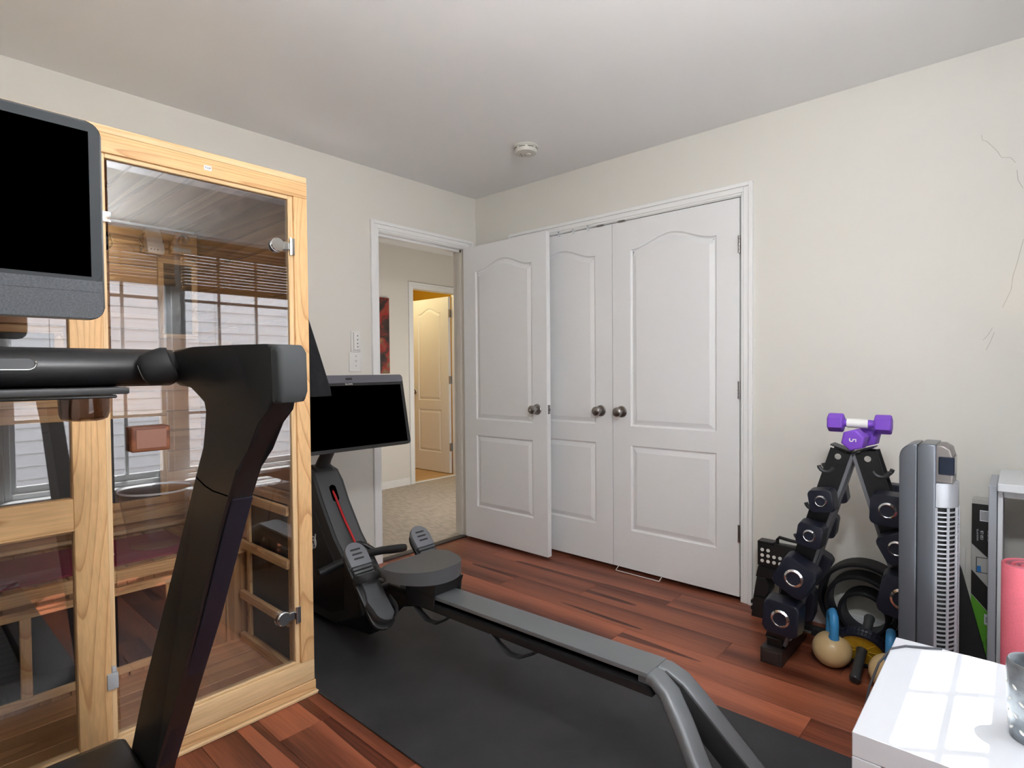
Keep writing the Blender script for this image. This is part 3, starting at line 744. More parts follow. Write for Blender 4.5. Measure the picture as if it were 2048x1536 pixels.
# ================================================================== TREADMILL
td = thing('treadmill', 'black treadmill with a tall unlit screen and cup holder, closest to the camera', 'treadmill', (1.9, -2.86, 0.0085))
YC = -2.86
up = [(2.066, 1.224), (2.03, 1.228), (1.90, 1.231), (1.72, 1.234), (1.60, 1.234), (1.575, 1.22), (1.570, 1.19), (1.580, 1.165), (1.62, 1.155), (1.70, 1.152),
      (1.745, 1.148), (1.775, 1.135), (1.786, 1.11), (1.778, 1.07), (1.755, 1.035), (1.73, 1.00), (1.638, .859), (1.517, .675), (1.334, .402), (1.204, .176), (1.16, 0.10), (1.12, 0.03),
      (1.33, 0.03), (1.365, 0.14), (1.417, .246), (1.560, .455), (1.700, .675), (1.82, .880), (1.862, .945), (1.907, 1.01), (1.945, 1.055), (1.995, 1.096), (2.030, 1.120), (2.050, 1.135)]
for s, nm in ((1, 'r'), (-1, 'l')):
    y0 = YC + s * 0.382; y1 = YC + s * 0.427
    lo, hi = min(y0, y1), max(y0, y1)
    o = MB().prism(up, 'y', lo, hi, 0.012, 4).build('upright', M['black'], td, smooth=50)
    # seam and trim strip on the rear edge
    MB().prism([(2.046, 1.222), (2.066, 1.226), (2.078, 1.215), (2.080, 1.15), (2.070, 1.134), (2.050, 1.132)], 'y', lo - 0.002, hi + 0.002, 0.009, 3).build('end_cap', pr_('cap_rubber', (0.045, 0.048, 0.05), 0.75, spec=0.2), td, smooth=50)
    MB().prism([(1.4175, .243), (1.702, .672), (1.822, .876), (1.868, .948), (1.856, .956), (1.810, .884), (1.690, .678), (1.407, .249)], 'y', lo + 0.008, hi + 0.0015, 0.002, 1).build('rear_strip', pr_('blue_black_trim', (0.014, 0.014, 0.024), 0.45, spec=0.3), td)
    MB().tube([(1.717, lo - 0.0004, 0.974), (1.76, lo - 0.0006, 0.963), (1.80, lo - 0.0006, 0.958), (1.868, lo - 0.0004, 0.958)], 0.0011, 6).build('seam', M['screen'], td)
    # speed knob on the inside of the rail
    kb = MB().lathe([(0.0, -0.034), (0.022, -0.034), (0.031, -0.028), (0.0355, -0.012), (0.0365, 0.012), (0.033, 0.022), (0, 0.024)], (0, 0, 0), 'y', 32)
    kb.xf(Matrix.Translation((1.640, YC + s * 0.345, 1.196)) @ Matrix.Rotation(0.35, 4, 'X') @ Matrix.Rotation(-0.35 * s, 4, 'Z') @ Matrix.Diagonal((1, s, 1, 1)))
    ko = kb.build('control_knob', M['blackm'], td, smooth=60)
    arc = [(0.015 * math.cos(a), 0, 0.019 * math.sin(a)) for a in [(-0.9 + 1.8 * k / 10) for k in range(11)]]
    ab = MB().tube(arc, 0.0009, 6)
    ab.xf(Matrix.Translation((1.640, YC + s * 0.345, 1.196)) @ Matrix.Rotation(0.35, 4, 'X') @ Matrix.Rotation(-0.35 * s, 4, 'Z') @ Matrix.Translation((0, -0.0345 * s, 0)))
    ab.build('knob_mark', M['whitep'], ko, off=Vector(td['org']))
# crossbar joining the uprights
cbm = MB().prism([(1.555, 1.226), (1.585, 1.232), (1.612, 1.222), (1.628, 1.200), (1.626, 1.178), (1.610, 1.162), (1.580, 1.156), (1.555, 1.165)], 'y', YC - 0.385, YC + 0.385, 0.006, 2)
cbm.build('crossbar', M['black'], td, smooth=50)
MB().prism(rr(YC, 1.2, 0.30, 0.020, 0.0095, 4), 'x', 1.624, 1.6285, 0.001, 1).build('safety_key_slot', M['dgrey'], td)
bt = [(1.6292, YC + 0.14, 1.190)] + [(1.6296, YC + 0.14 + 0.012 * math.sin(a), 1.201 - 0.011 * math.cos(a)) for a in [k * 2.0 / 6 for k in range(7)]]
MB().tube([(1.6294, YC - 0.1, 1.190)] + bt, 0.0013, 6).build('chrome_line', M['chrome'], td)
# tray and cups
MB().box(1.575, 1.665, YC - 0.30, YC + 0.285, 1.143, 1.156, 0.004, 2).build('tray', M['charcoal'], td)
MB().box(1.578, 1.663, YC - 0.302, YC + 0.265, 1.136, 1.142, 0.002, 1).build('tray_rim', pr_('glossy_black_rim', (0.02, 0.02, 0.02), 0.12), td)
for yy in (YC + 0.222, YC - 0.222):
    MB().lathe([(0.0405, 1.136), (0.0395, 1.108), (0.036, 1.098), (0.028, 1.094), (0.0, 1.093), (0.0, 1.0955), (0.027, 1.0965), (0.0345, 1.100), (0.037, 1.109), (0.038, 1.136)], (1.62, yy, 0), 'z', 36).build('cup_holder', M['smoke'], td)
# display
sx = 1.475
MB().prism(rr(YC, 1.505, 0.582, 0.416, 0.026, 6), 'x', sx - 0.028, sx, 0.004, 2).build('display_housing', M['black'], td)
MB().prism(rr(YC, 1.542, 0.574, 0.334, 0.022, 6), 'x', sx - 0.001, sx + 0.0015, 0.0005, 1).build('bezel', pr_('charcoal_bezel', (0.030, 0.034, 0.038), 0.6, spec=0.2), td)
MB().box(sx + 0.0012, sx + 0.0028, YC - 0.268, YC + 0.268, 1.387, 1.690).build('screen', M['screen'], td)
sb = []
for p in rr(YC, 1.337, 0.574, 0.074, 0.022, 6): sb.append((p[0], p[1] if p[1] < 1.337 else 1.374))
MB().prism(rr(YC, 1.337, 0.576, 0.076, 0.020, 6), 'x', sx - 0.001, sx + 0.002, 0.0008, 1).build('speaker_bar', M['fabric_grey'], td)
MB().box(sx + 0.0005, sx + 0.0026, YC - 0.287, YC + 0.287, 1.355, 1.3785).build('speaker_edge', M['fabric_grey'], td)
MB().prism([(1.45, 1.43), (1.45, 1.24), (1.52, 1.17), (1.58, 1.17), (1.58, 1.21), (1.50, 1.28), (1.475 - 0.028, 1.43)], 'y', YC - 0.07, YC + 0.07, 0.006, 2).build('display_neck', M['black'], td)
# deck
MB().prism([(1.00, 0.0), (1.00, 0.10), (1.04, 0.17), (1.12, 0.205), (1.33, 0.20), (1.42, 0.165), (1.42, 0.0)], 'y', YC - 0.38, YC + 0.38, 0.012, 3).xf(Matrix.Translation((0.06, 0, 0.012))).build('motor_hood', M['black'], td, smooth=50)
for s in (1, -1):
    y0, y1 = sorted((YC + s * 0.29, YC + s * 0.405))
    MB().prism([(1.40, 0.03), (1.40, 0.165), (2.78, 0.150), (2.81, 0.13), (2.81, 0.03)], 'y', y0, y1, 0.008, 2).build('foot_rail', M['charcoal'], td, smooth=50)
ns = 24
x = 1.43
bl = MB()
MB().box(1.41, 2.80, YC - 0.285, YC + 0.285, 0.06, 0.118, 0.01, 2).build('deck', M['blackm'], td)
for k in range(ns):
    MB().box(1.415 + k * 0.0575, 1.415 + (k + 1) * 0.0575 - 0.004, YC - 0.283, YC + 0.283, 0.118, 0.134, 0.003, 1).build('belt_slat', M['blackm'], td)
for (x, s) in ((1.15, 1), (1.15, -1), (2.7, 1), (2.7, -1)):
    MB().lathe([(0, 0.0), (0.028, 0.0), (0.03, 0.006), (0.02, 0.035), (0, 0.035)], (x, YC + s * 0.33, 0.0086), 'z', 18).build('foot', M['blackm'], td)
# ================================================================== ROWER
rw = thing('rowing_machine', 'dark grey rowing machine with a tilted screen, long rail and red cord', 'rowing machine', (1.3, -1.46, 0.0076))
RY = -1.46
# flywheel housing
hp_ = [(0.13, 0.035), (0.17, 0.42), (0.225, 0.66), (0.27, 0.715), (0.36, 0.722), (0.425, 0.705), (0.462, 0.655), (0.515, 0.565), (0.62, 0.425), (0.735, 0.315), (0.83, 0.225), (0.83, 0.13), (0.62, 0.035)]
MB().prism(hp_, 'y', RY - 0.075, RY + 0.075, 0.014, 4).build('housing', M['charcoal'], rw, smooth=50)
fs = [(0.432, 0.702), (0.470, 0.650), (0.522, 0.566), (0.627, 0.426), (0.742, 0.316), (0.732, 0.308), (0.616, 0.418), (0.511, 0.560), (0.458, 0.646), (0.422, 0.698)]
MB().prism(fs, 'y', RY - 0.060, RY + 0.060, 0.003, 2).build('face_strip', M['dgrey'], rw, smooth=50)
# dark recessed side cover with the round emblem
MB().prism([(0.20, 0.08), (0.23, 0.42), (0.29, 0.62), (0.40, 0.62), (0.48, 0.50), (0.58, 0.375), (0.70, 0.265), (0.70, 0.12), (0.60, 0.08)], 'y', RY - 0.0785, RY - 0.074, 0.002, 1).build('side_cover', M['black'], rw)
lg = M['mgrey']
ex, ez = 0.452, 0.378
ring = [(ex + 0.021 * math.cos(a), RY - 0.080, ez + 0.026 * math.sin(a)) for a in [(-2.2 + 4.7 * k / 20) for k in range(21)]]
sp = [(ex + 0.010 * math.cos(a), RY - 0.080, ez + 0.013 * math.sin(a)) for a in [(2.6 - 4.2 * k / 14) for k in range(15)]]
lm = pr_('emblem_grey', (0.50, 0.50, 0.51), 0.5)
MB().tube(ring, 0.0036, 8).tube(sp, 0.0034, 8).tube([(ex - 0.014, RY - 0.080, ez - 0.036), (ex - 0.011, RY - 0.080, ez - 0.004)], 0.0036, 8).tube([(ex + 0.014, RY - 0.080, ez + 0.020), (ex + 0.019, RY - 0.080, ez + 0.042)], 0.0034, 8).build('emblem', lm, rw)
# cord recess and red cord
sl_n = Vector((0.8, 0, 0.6)).normalized()
MB().prism(rr(0, 0, 0.032, 0.085, 0.015, 5), 'z', -0.004, 0.0035, 0.001, 1).xf(basis((0.500, RY + 0.004, 0.604), (0, 1, 0), Vector((0.515 - 0.470, 0, 0.575 - 0.650)).normalized(), Vector((0.075, 0, 0.045)).normalized())).build('cord_port', M['screen'], rw)
MB().tube([(0.478, RY, 0.628), (0.510, RY, 0.598), (0.600, RY - 0.002, 0.492), (0.700, RY - 0.004, 0.392)], 0.0052, 10).build('pull_cord', M['red'], rw)
MB().tube([(0.480, RY + 0.006, 0.618), (0.512, RY + 0.006, 0.588), (0.602, RY + 0.004, 0.482), (0.700, RY + 0.002, 0.380)], 0.0048, 10).build('cord_sleeve', M['black'], rw)
# screen arm
MB().tube([(0.375, RY, 0.66), (0.385, RY, 0.70), (0.425, RY, 0.76), (0.470, RY, 0.81), (0.530, RY, 0.86), (0.585, RY, 0.93)], [0.040, 0.040, 0.036, 0.034, 0.034, 0.030], 16, sx=1.0, sy=0.62).build('screen_arm', M['charcoal'], rw, smooth=60)
MB().lathe([(0, -0.048), (0.040, -0.048), (0.044, -0.044), (0.044, 0.044), (0.040, 0.048), (0, 0.048)], (0.385, RY, 0.690), 'y', 24).build('arm_pivot', M['charcoal'], rw)
# screen, tilted back
tl = math.radians(11.5)
zx = Vector((math.cos(tl), 0, math.sin(tl)))          # screen normal
zu = Vector((-math.sin(tl), 0, math.cos(tl)))
cy = Vector((0, 1, 0))
SCn = Vector((0.691, RY, 1.0))
BM = basis(SCn, cy, zu, zx)
sh = 0.342; sw = 0.582
so_ = MB().prism(rr(0, 0, sw, sh, 0.020, 5), 'z', -0.024, 0.0, 0.004, 2).xf(BM).build('display_housing', M['black'], rw)
MB().prism(rr(0, sh / 2 - 0.0185, sw - 0.003, 0.036, 0.014, 5), 'z', -0.001, 0.0028, 0.001, 1).xf(BM).build('top_bar', M['slate'], rw)
MB().prism(rr(0, -0.0185, sw - 0.003, sh - 0.040, 0.014, 5), 'z', -0.001, 0.0015, 0.0005, 1).xf(BM).build('bezel', pr_('black_bezel', (0.008, 0.007, 0.008), 0.4), rw)
MB().prism([(-0.272, -0.156), (0.272, -0.156), (0.272, 0.122), (-0.272, 0.122)], 'z', 0.001, 0.0023).xf(BM).build('screen', M['screen'], rw)
MB().prism(rr(-0.01, sh / 2 - 0.018, 0.034, 0.010, 0.0049, 5), 'z', 0.002, 0.0036).xf(BM).build('camera_shutter', M['black'], rw)
text('lettering', 'PELOTON', 0.0085, M['whitep'], rw, BM @ Matrix.Translation((-0.012, 0.1285, 0.0024)), 0.0003)
# base bars
MB().prism([(0.16, 0.0078), (0.16, 0.10), (0.21, 0.13), (0.34, 0.13), (0.34, 0.0078)], 'y', RY - 0.15, RY + 0.15, 0.010, 3).build('front_foot', M['black'], rw, smooth=50)
MB().prism([(0.55, 0.05), (0.55, 0.20), (0.72, 0.30), (1.16, 0.315), (1.16, 0.255), (1.00, 0.215), (0.92, 0.13), (0.86, 0.05), (0.66, 0.03)], 'y', RY - 0.055, RY + 0.055, 0.010, 3).build('lower_frame', M['black'], rw, smooth=50)
# rail
def zr(x): return 0.350 + 0.022 * (x - 2.17)
x0, x1 = 1.08, 2.185
def seg(pts): return [(x, zr(x) + d) for x, d in pts]
MB().prism(seg([(x0, 0), (x1, 0), (x1, -0.014), (x0, -0.014)]), 'y', RY - 0.052, RY + 0.062, 0.004, 2).build('rail_top', M['alu'], rw)
MB().prism(seg([(x0, -0.012), (x1, -0.012), (x1, -0.046), (x0, -0.046)]), 'y', RY - 0.030, RY + 0.042).build('rail_core', M['screen'], rw)
MB().prism(seg([(x0 - 0.1, -0.034), (x1, -0.034), (x1 + 0.015, -0.060), (x0 - 0.1, -0.060)]), 'y', RY - 0.056, RY + 0.066, 0.004, 2).build('rail_base', M['black'], rw)
MB().prism(seg([(x1 - 0.03, -0.013), (x1, -0.013), (x1, -0.033), (x1 - 0.03, -0.033)]), 'y', RY - 0.050, RY + 0.060, 0.002, 1).build('end_stop', M['dgrey'], rw)
for a in (1.20, 1.62):
    pth = [(a - 0.03, RY - 0.045, zr(a) - 0.058), (a, RY - 0.045, zr(a) - 0.085), (a + 0.05, RY - 0.045, zr(a) - 0.105), (a + 0.10, RY - 0.045, zr(a) - 0.100), (a + 0.15, RY - 0.045, zr(a) - 0.072), (a + 0.17, RY - 0.045, zr(a) - 0.058)]
    MB().tube(pth, 0.008, 10, sx=1.8, sy=0.6).build('strap_loop', M['blackm'], rw)
# rear knee that forks into two legs
def leg(s):
    pts = []
    Y0 = RY + 0.008
    c = [((2.160, Y0 + s * 0.026), zr(2.16) - 0.020, 0.028), ((2.200, Y0 + s * 0.030), zr(2.2) - 0.021, 0.031), ((2.240, Y0 + s * 0.040), 0.308, 0.033),
         ((2.285, Y0 + s * 0.058), 0.255, 0.034), ((2.345, Y0 + s * 0.086), 0.175, 0.033), ((2.410, Y0 + s * 0.112), 0.095, 0.032), ((2.455, Y0 + s * 0.130), 0.038, 0.031)]
    n_ = len(c)
    b, lb = MB(), MB()
    rings, rings2 = [], []
    for i, ((x, y), z, hw) in enumerate(c):
        nx = c[min(i + 1, n_ - 1)]; pv = c[max(i - 1, 0)]
        t = Vector((nx[0][0] - pv[0][0], nx[0][1] - pv[0][1], nx[1] - pv[1])).normalized()
        n = Vector((0, 1, 0)); n = (n - t * n.dot(t)).normalized(); u = t.cross(n).normalized()
        if u.x < 0: u = -u
        rings.append([b.bm.verts.new(Vector((x, y, z)) + n * px + u * py) for (px, py) in rr(0, 0, 2 * hw, 0.036, 0.012, 3)])
        if i > 0:
            k = min(1.0, (i - 1) / 2.0)
            rings2.append([lb.bm.verts.new(Vector((x, y, z)) + n * px + u * py) for (px, py) in rr(-s * (hw - 0.006), -0.020 * k, 0.014, 0.030 + 0.040 * k, 0.004, 2)])
    for B_, R_ in ((b, rings), (lb, rings2)):
        m_ = len(R_[0])
        for i in range(len(R_) - 1):
            for k in range(m_): B_.bm.faces.new((R_[i][k], R_[i][(k + 1) % m_], R_[i + 1][(k + 1) % m_], R_[i + 1][k]))
        B_.bm.faces.new(R_[0]); B_.bm.faces.new(R_[-1][::-1])
    return b, lb
for s in (-1, 1):
    b, lb = leg(s)
    lo_ = b.build('rear_leg', M['alu'], rw, smooth=50)
    lb.build('inner_liner', M['charcoal'], lo_, smooth=50)
MB().prism([(2.435, 0.0078), (2.435, 0.035), (2.49, 0.035), (2.50, 0.0078)], 'y', RY - 0.19, RY + 0.20, 0.008, 2).build('rear_foot', M['black'], rw)
# seat
seat_pts = []
sxc, syc = 1.205, RY
for k in range(41):
    t = -PI / 2 + PI * k / 40
    c_, s_2 = math.cos(t), math.sin(t)
    e = 2.15
    seat_pts.append((sxc - 0.085 + 0.215 * (abs(c_) ** (2 / e)), syc - 0.012 + 0.158 * math.copysign(abs(s_2) ** (2 / e), s_2)))
seat_pts += [(sxc - 0.105, syc + 0.134), (sxc - 0.118, syc + 0.10), (sxc - 0.118, syc - 0.12), (sxc - 0.105, syc - 0.157)]
sbm = MB().prism(seat_pts, 'z', 0.386, 0.434, 0.020, 5)
for v in sbm.bm.verts:
    if v.co.z > 0.40:
        dx = (v.co.x - sxc) / 0.15; dy = (v.co.y - syc) / 0.142
        v.co.z += 0.010 * max(0, dx) - 0.004 * abs(dy)
sbm.build('seat', M['dgrey'], rw, smooth=60)
MB().prism([(1.09, 0.386), (1.32, 0.386), (1.30, 0.335), (1.11, 0.335)], 'y', RY - 0.068, RY + 0.078, 0.008, 2).build('seat_carriage', M['black'], rw)
MB().prism([(1.13, 0.36), (1.31, 0.36), (1.30, 0.285), (1.14, 0.265)], 'y', RY - 0.064, RY - 0.056, 0.002, 1).build('carriage_cheek', M['black'], rw)
MB().prism([(1.13, 0.36), (1.31, 0.36), (1.30, 0.285), (1.14, 0.285)], 'y', RY + 0.068, RY + 0.076, 0.002, 1).build('carriage_cheek', M['black'], rw)
# footplates (toe up towards the housing)
def footplate(yc):
    A = Vector((0.915, yc, 0.480)); B = Vector((1.135, yc, 0.247))
    ex_ = (B - A).normalized(); ey = Vector((0, 1, 0)); ez_ = Vector((-ex_.z, 0, ex_.x)).normalized()
    if ez_.x < 0: ez_ = -ez_
    Mx = basis(A, ex_, ey, ez_)
    L = (B - A).length
    fp = MB().prism(rr(L / 2 + 0.026, 0, L + 0.035, 0.106, 0.050, 8), 'z', -0.026, -0.012, 0.004, 2).xf(Mx).build('footplate', M['black'], rw, smooth=50)
    def ch(b, nm, mt_): return b.xf(Mx).build(nm, mt_, fp, smooth=50)
    ch(MB().prism([(0.098, -0.047), (0.098, 0.047)] + [(0.042 - 0.047 * math.sin(a_), 0.047 * math.cos(a_)) for a_ in [PI * q / 14 for q in range(15)]], 'z', -0.014, 0.006, 0.003, 2), 'toe_pad', M['mgrey'])
    for k in range(3): ch(MB().prism(rr(0.028 + k * 0.020, 0, 0.0075, 0.046, 0.0036, 3), 'z', 0.0055, 0.0068), 'slot', M['darkslot'])
    for k in range(3): ch(MB().box(0.100 + k * 0.016, 0.112 + k * 0.016, -0.044, 0.044, -0.012, 0.004, 0.002, 1), 'ridge', M['dgrey'])
    sole = []
    for k in range(17):
        t = k / 16; w_ = 0.040 - 0.010 * math.sin(PI * min(1, t * 1.6)) + (0.006 * t)
        sole.append((0.135 + t * 0.185, w_))
    pts = sole + [(0.135 + 0.185 + 0.022, 0.022), (0.135 + 0.185 + 0.022, -0.022)] + [(a, -b) for a, b in sole[::-1]]
    ch(MB().prism(pts, 'z', -0.013, 0.002, 0.003, 2), 'heel_bed', M['dgrey'])
    cupp = [(0.255, 0.052, 0.0)] + [(0.300 + 0.050 * math.sin(a), 0.052 * math.cos(a), 0.018) for a in [k * PI / 12 for k in range(13)]] + [(0.255, -0.052, 0.0)]
    ch(MB().tube(cupp, 0.010, 8, sx=0.3, sy=1.6), 'heel_cup', M['charcoal'])
    st_ = [(0.150 + 0.02 * math.sin(a), -0.056 * math.cos(a), -0.005 + 0.050 * math.sin(a)) for a in [k * PI / 14 for k in range(15)]]
    ch(MB().tube(st_, 0.016, 8, sx=0.18, sy=1.0), 'foot_strap', M['blackm'])
footplate(RY - 0.165)
footplate(RY + 0.165)
MB().tube([(1.00, RY - 0.20, 0.300), (1.00, RY + 0.20, 0.300)], 0.014, 12).build('foot_axle', M['black'], rw)
# handle resting in its cradle
hy = [(-0.225, 0.752, 0.338), (-0.20, 0.753, 0.340), (-0.15, 0.755, 0.350), (-0.09, 0.760, 0.362), (-0.04, 0.762, 0.366), (0.04, 0.762, 0.366), (0.09, 0.760, 0.362), (0.15, 0.755, 0.352), (0.20, 0.753, 0.345), (0.225, 0.752, 0.342)]
MB().tube([(x, RY + d, z) for d, x, z in hy], [0.017, 0.0195, 0.020, 0.018, 0.017, 0.017, 0.018, 0.020, 0.0195, 0.017], 14).build('handle', M['black'], rw, smooth=60)
tri = [(0.755, RY - 0.055, 0.368), (0.722, RY - 0.030, 0.392), (0.705, RY - 0.008, 0.404), (0.705, RY + 0.008, 0.404), (0.722, RY + 0.030, 0.392), (0.755, RY + 0.055, 0.368)]
MB().tube(tri, 0.011, 10).build('handle_yoke', M['black'], rw, smooth=60)
for d in (-0.035, 0.035): MB().lathe([(0, -0.006), (0.004, -0.006), (0.004, 0.006), (0, 0.006)], (0.728, RY + d, 0.398), 'x', 10).build('yoke_pin', M['chrome'], rw)
# ================================================================== SMALL THINGS
# smoke alarm
sdm = thing('smoke_alarm', 'round cream smoke alarm on the ceiling', 'smoke detector', (0.893, -0.487, H))
MB().lathe([(0, 0), (0.068, 0), (0.069, -0.006), (0.066, -0.010), (0.0, -0.010)], (0.893, -0.487, H), 'z', 48).build('base', M['cream'], sdm)
MB().lathe([(0, -0.010), (0.062, -0.010), (0.064, -0.013), (0.0635, -0.030), (0.058, -0.038), (0.040, -0.041), (0, -0.042)], (0.893, -0.487, H), 'z', 48).build('cover', M['cream'], sdm)
for k in range(8):
    a0 = 2 * PI * k / 8 + 0.1; pth = [(0.893 + 0.0642 * math.cos(a0 + j * 0.11), -0.487 + 0.0642 * math.sin(a0 + j * 0.11), H - 0.018) for j in range(6)]
    MB().tube(pth, 0.0018, 5).build('vent_slot', M['darkslot'], sdm)
MB().lathe([(0.0, -0.041), (0.013, -0.041), (0.012, -0.045), (0, -0.0455)], (0.905, -0.478, H), 'z', 20).build('test_button', M['cream'], sdm)
for dx, dy in ((-0.02, -0.02), (-0.012, 0.01), (-0.030, 0.002)): MB().lathe([(0, -0.0405), (0.0035, -0.0405), (0.0035, -0.0425), (0, -0.0425)], (0.893 + dx, -0.487 + dy, H), 'z', 10).build('hole', M['darkslot'], sdm)
# switch plates
a = thing('fan_remote', 'white wall remote in its cradle beside the doorway, upper of two', 'switch', (0.0, -1.008, 1.31))
MB().box(0.0, 0.010, -1.040, -0.976, 1.300, 1.424, 0.002, 1).build('cradle', M['whitep'], a)
rm_ = MB().box(0.010, 0.022, -1.028, -0.983, 1.312, 1.414, 0.003, 2).build('remote', M['whitep'], a)
for z in (1.395, 1.372, 1.35, 1.33): MB().lathe([(0, 0.0215), (0.004, 0.0215), (0.004, 0.0228), (0, 0.0228)], (0, -1.005, z), 'x', 10).build('button', M['mgrey'], rm_)
b_ = thing('dimmer_switch', 'white dimmer switch plate beside the doorway, lower of two', 'switch', (0.0, -1.012, 1.25))
MB().box(0.0, 0.007, -1.052, -0.970, 1.184, 1.299, 0.003, 2).build('plate', M['whitep'], b_)
MB().lathe([(0, 0.007), (0.0065, 0.007), (0.006, 0.015), (0, 0.016)], (0, -1.008, 1.248), 'x', 14).build('toggle', M['cream'], b_)
for z in (1.275, 1.218): MB().lathe([(0, 0.0065), (0.003, 0.0065), (0.0028, 0.0085), (0, 0.009)], (0, -1.008, z), 'x', 8).build('screw', M['mgrey'], b_)
# hall picture
pc = thing('hall_picture', 'tall abstract canvas in orange, red and black on the hall wall', 'painting', (-1.8, 0.40, 1.54))
mp_ = pr_('painting_colours', (0.1, 0.03, 0.02), 0.6)
nt = mp_.node_tree; bs = nt.nodes['Principled BSDF']; tc = nt.nodes.new('ShaderNodeTexCoord'); mpn = nt.nodes.new('ShaderNodeMapping'); mpn.inputs['Scale'].default_value = (1, 4, 5.5)
nz = nt.nodes.new('ShaderNodeTexNoise'); nz.inputs['Scale'].default_value = 1.0; nz.inputs['Detail'].default_value = 4; nz.inputs['Distortion'].default_value = 1.2
cr = nt.nodes.new('ShaderNodeValToRGB'); el = cr.color_ramp.elements
el[0].position = 0.34; el[0].color = (0.012, 0.009, 0.01, 1); el[1].position = 0.70; el[1].color = (0.55, 0.13, 0.02, 1)
for p_, c_ in ((0.48, (0.06, 0.025, 0.02, 1)), (0.54, (0.32, 0.02, 0.012, 1)), (0.62, (0.16, 0.11, 0.06, 1))):
    e = el.new(p_); e.color = c_
nt.links.new(tc.outputs['Object'], mpn.inputs[0]); nt.links.new(mpn.outputs[0], nz.inputs['Vector']); nt.links.new(nz.outputs[0], cr.inputs[0]); nt.links.new(cr.outputs[0], bs.inputs['Base Color'])
MB().box(-1.798, -1.765, 0.12, 0.522, 1.165, 1.916, 0.003, 1).build('canvas', mp_, pc)
# ---------------------------------------------------------------- wire rack foot peeping out below the closet door
wr = MB().tube([(1.175, 0.02, 0.034), (1.172, -0.028, 0.006), (1.45, -0.03, 0.006), (1.452, -0.028, 0.010), (1.452, 0.02, 0.034)], 0.0025, 8).build('wire_rack', pr_('white_wire', (0.7, 0.66, 0.62), 0.4))
tag(center_origin(wr, (1.31, -0.03, 0.0035)), 'white wire rack foot poking out under the closet door', 'wire rack')
# ---------------------------------------------------------------- dumbbell rack
rk = thing('dumbbell_rack', 'black A-frame dumbbell rack by the closet casing', 'weight rack', (2.477, -0.42, 0))
bk = M['black']
YA, YB = -0.50, -0.435
def rack_leg(s, y0):
    top = Vector((2.477 + s * 0.026, 0.868)); bot = Vector((2.477 + s * 0.262, 0.075))
    d = (bot - top).normalized(); n = Vector((-d.y * s * -1, d.x * s * -1))
    n = Vector((s * abs(d.y), s * abs(d.x) * 0 + 0.0)) if False else Vector((d.y, -d.x)) * (-s)
    w0 = 0.050
    pl = [top + n * w0, top - n * w0 * 0.4, bot - n * w0 * 0.4, bot + n * w0]
    MB().prism([tuple(p) for p in pl], 'y', y0, y0 + 0.006, 0.0015, 1).build('side_plate', bk, rk)
    MB().prism([tuple(p) for p in (top - n * w0 * 0.4, top - n * (w0 * 0.4 + 0.012), bot - n * (w0 * 0.4 + 0.012), bot - n * w0 * 0.4)], 'y', y0, y0 + 0.030, 0.0015, 1).build('flange', M['mgrey'], rk)
    # J-shaped cradles
    for k, fz in enumerate((0.795, 0.645, 0.515, 0.365, 0.20)):
        t = (top.y - fz) / (top.y - bot.y); c = top + (bot - top) * t + n * (w0 - 0.020)
        arc = []
        for j in range(9):
            aa = -0.15 - 2.7 * j / 8
            arc.append((c.x + s * (0.012 + 0.026 * math.cos(aa)), y0 + 0.003, c.y + 0.010 + 0.026 * math.sin(aa)))
        MB().tube(arc, 0.0085, 8, sx=0.9, sy=0.9).build('cradle', M['charcoal'], rk)
        if k == 0:
            MB().lathe([(0, -0.004), (0.011, -0.004), (0.011, 0), (0, 0)], (top.x + s * 0.022, y0, 0.850), 'y', 16).lathe([(0, -0.006), (0.005, -0.006), (0.005, -0.0035), (0, -0.0035)], (top.x + s * 0.022, y0, 0.850), 'y', 10).build('bolt', M['chrome'], rk)
            MB().prism(rr(top.x + s * 0.022, 0.850, 0.056, 0.060, 0.016, 4), 'y', y0 - 0.0005, y0 + 0.0065, 0.001, 1).build('head_plate', bk, rk)
for s in (-1, 1):
    for y0 in (YA, YB): rack_leg(s, y0)
    MB().prism([(2.477 + s * 0.003, 0.874), (2.477 + s * 0.070, 0.897), (2.477 + s * 0.070, 0.893), (2.477 + s * 0.003, 0.869)], 'y', YA - 0.02, YA + 0.05, 0.0005, 1).build('top_flap', bk, rk)
    # square floor tube with its end cap
    x_ = 2.477 + s * 0.272
    ft = MB().box(x_ - 0.042, x_ + 0.042, -0.545, -0.20, 0.0, 0.062, 0.004, 2).build('floor_tube', M['brownrubber'], rk)
    MB().box(x_ - 0.032, x_ + 0.032, -0.5485, -0.5445, 0.008, 0.054, 0.003, 1).build('end_cap', M['brownrubber'], ft)
    MB().box(x_ - 0.03, x_ + 0.03, -0.51, -0.23, 0.058, 0.095, 0.004, 1).build('leg_shoe', bk, rk)
MB().box(2.477 - 0.25, 2.477 + 0.25, -0.325, -0.285, 0.068, 0.100, 0.004, 1).build('cross_tube', bk, rk)
MB().lathe([(0, 2.26), (0.006, 2.26), (0.006, 2.30), (0, 2.30)], (0, -0.34, 0.085), 'x', 12).build('bolt', M['chrome'], rk)
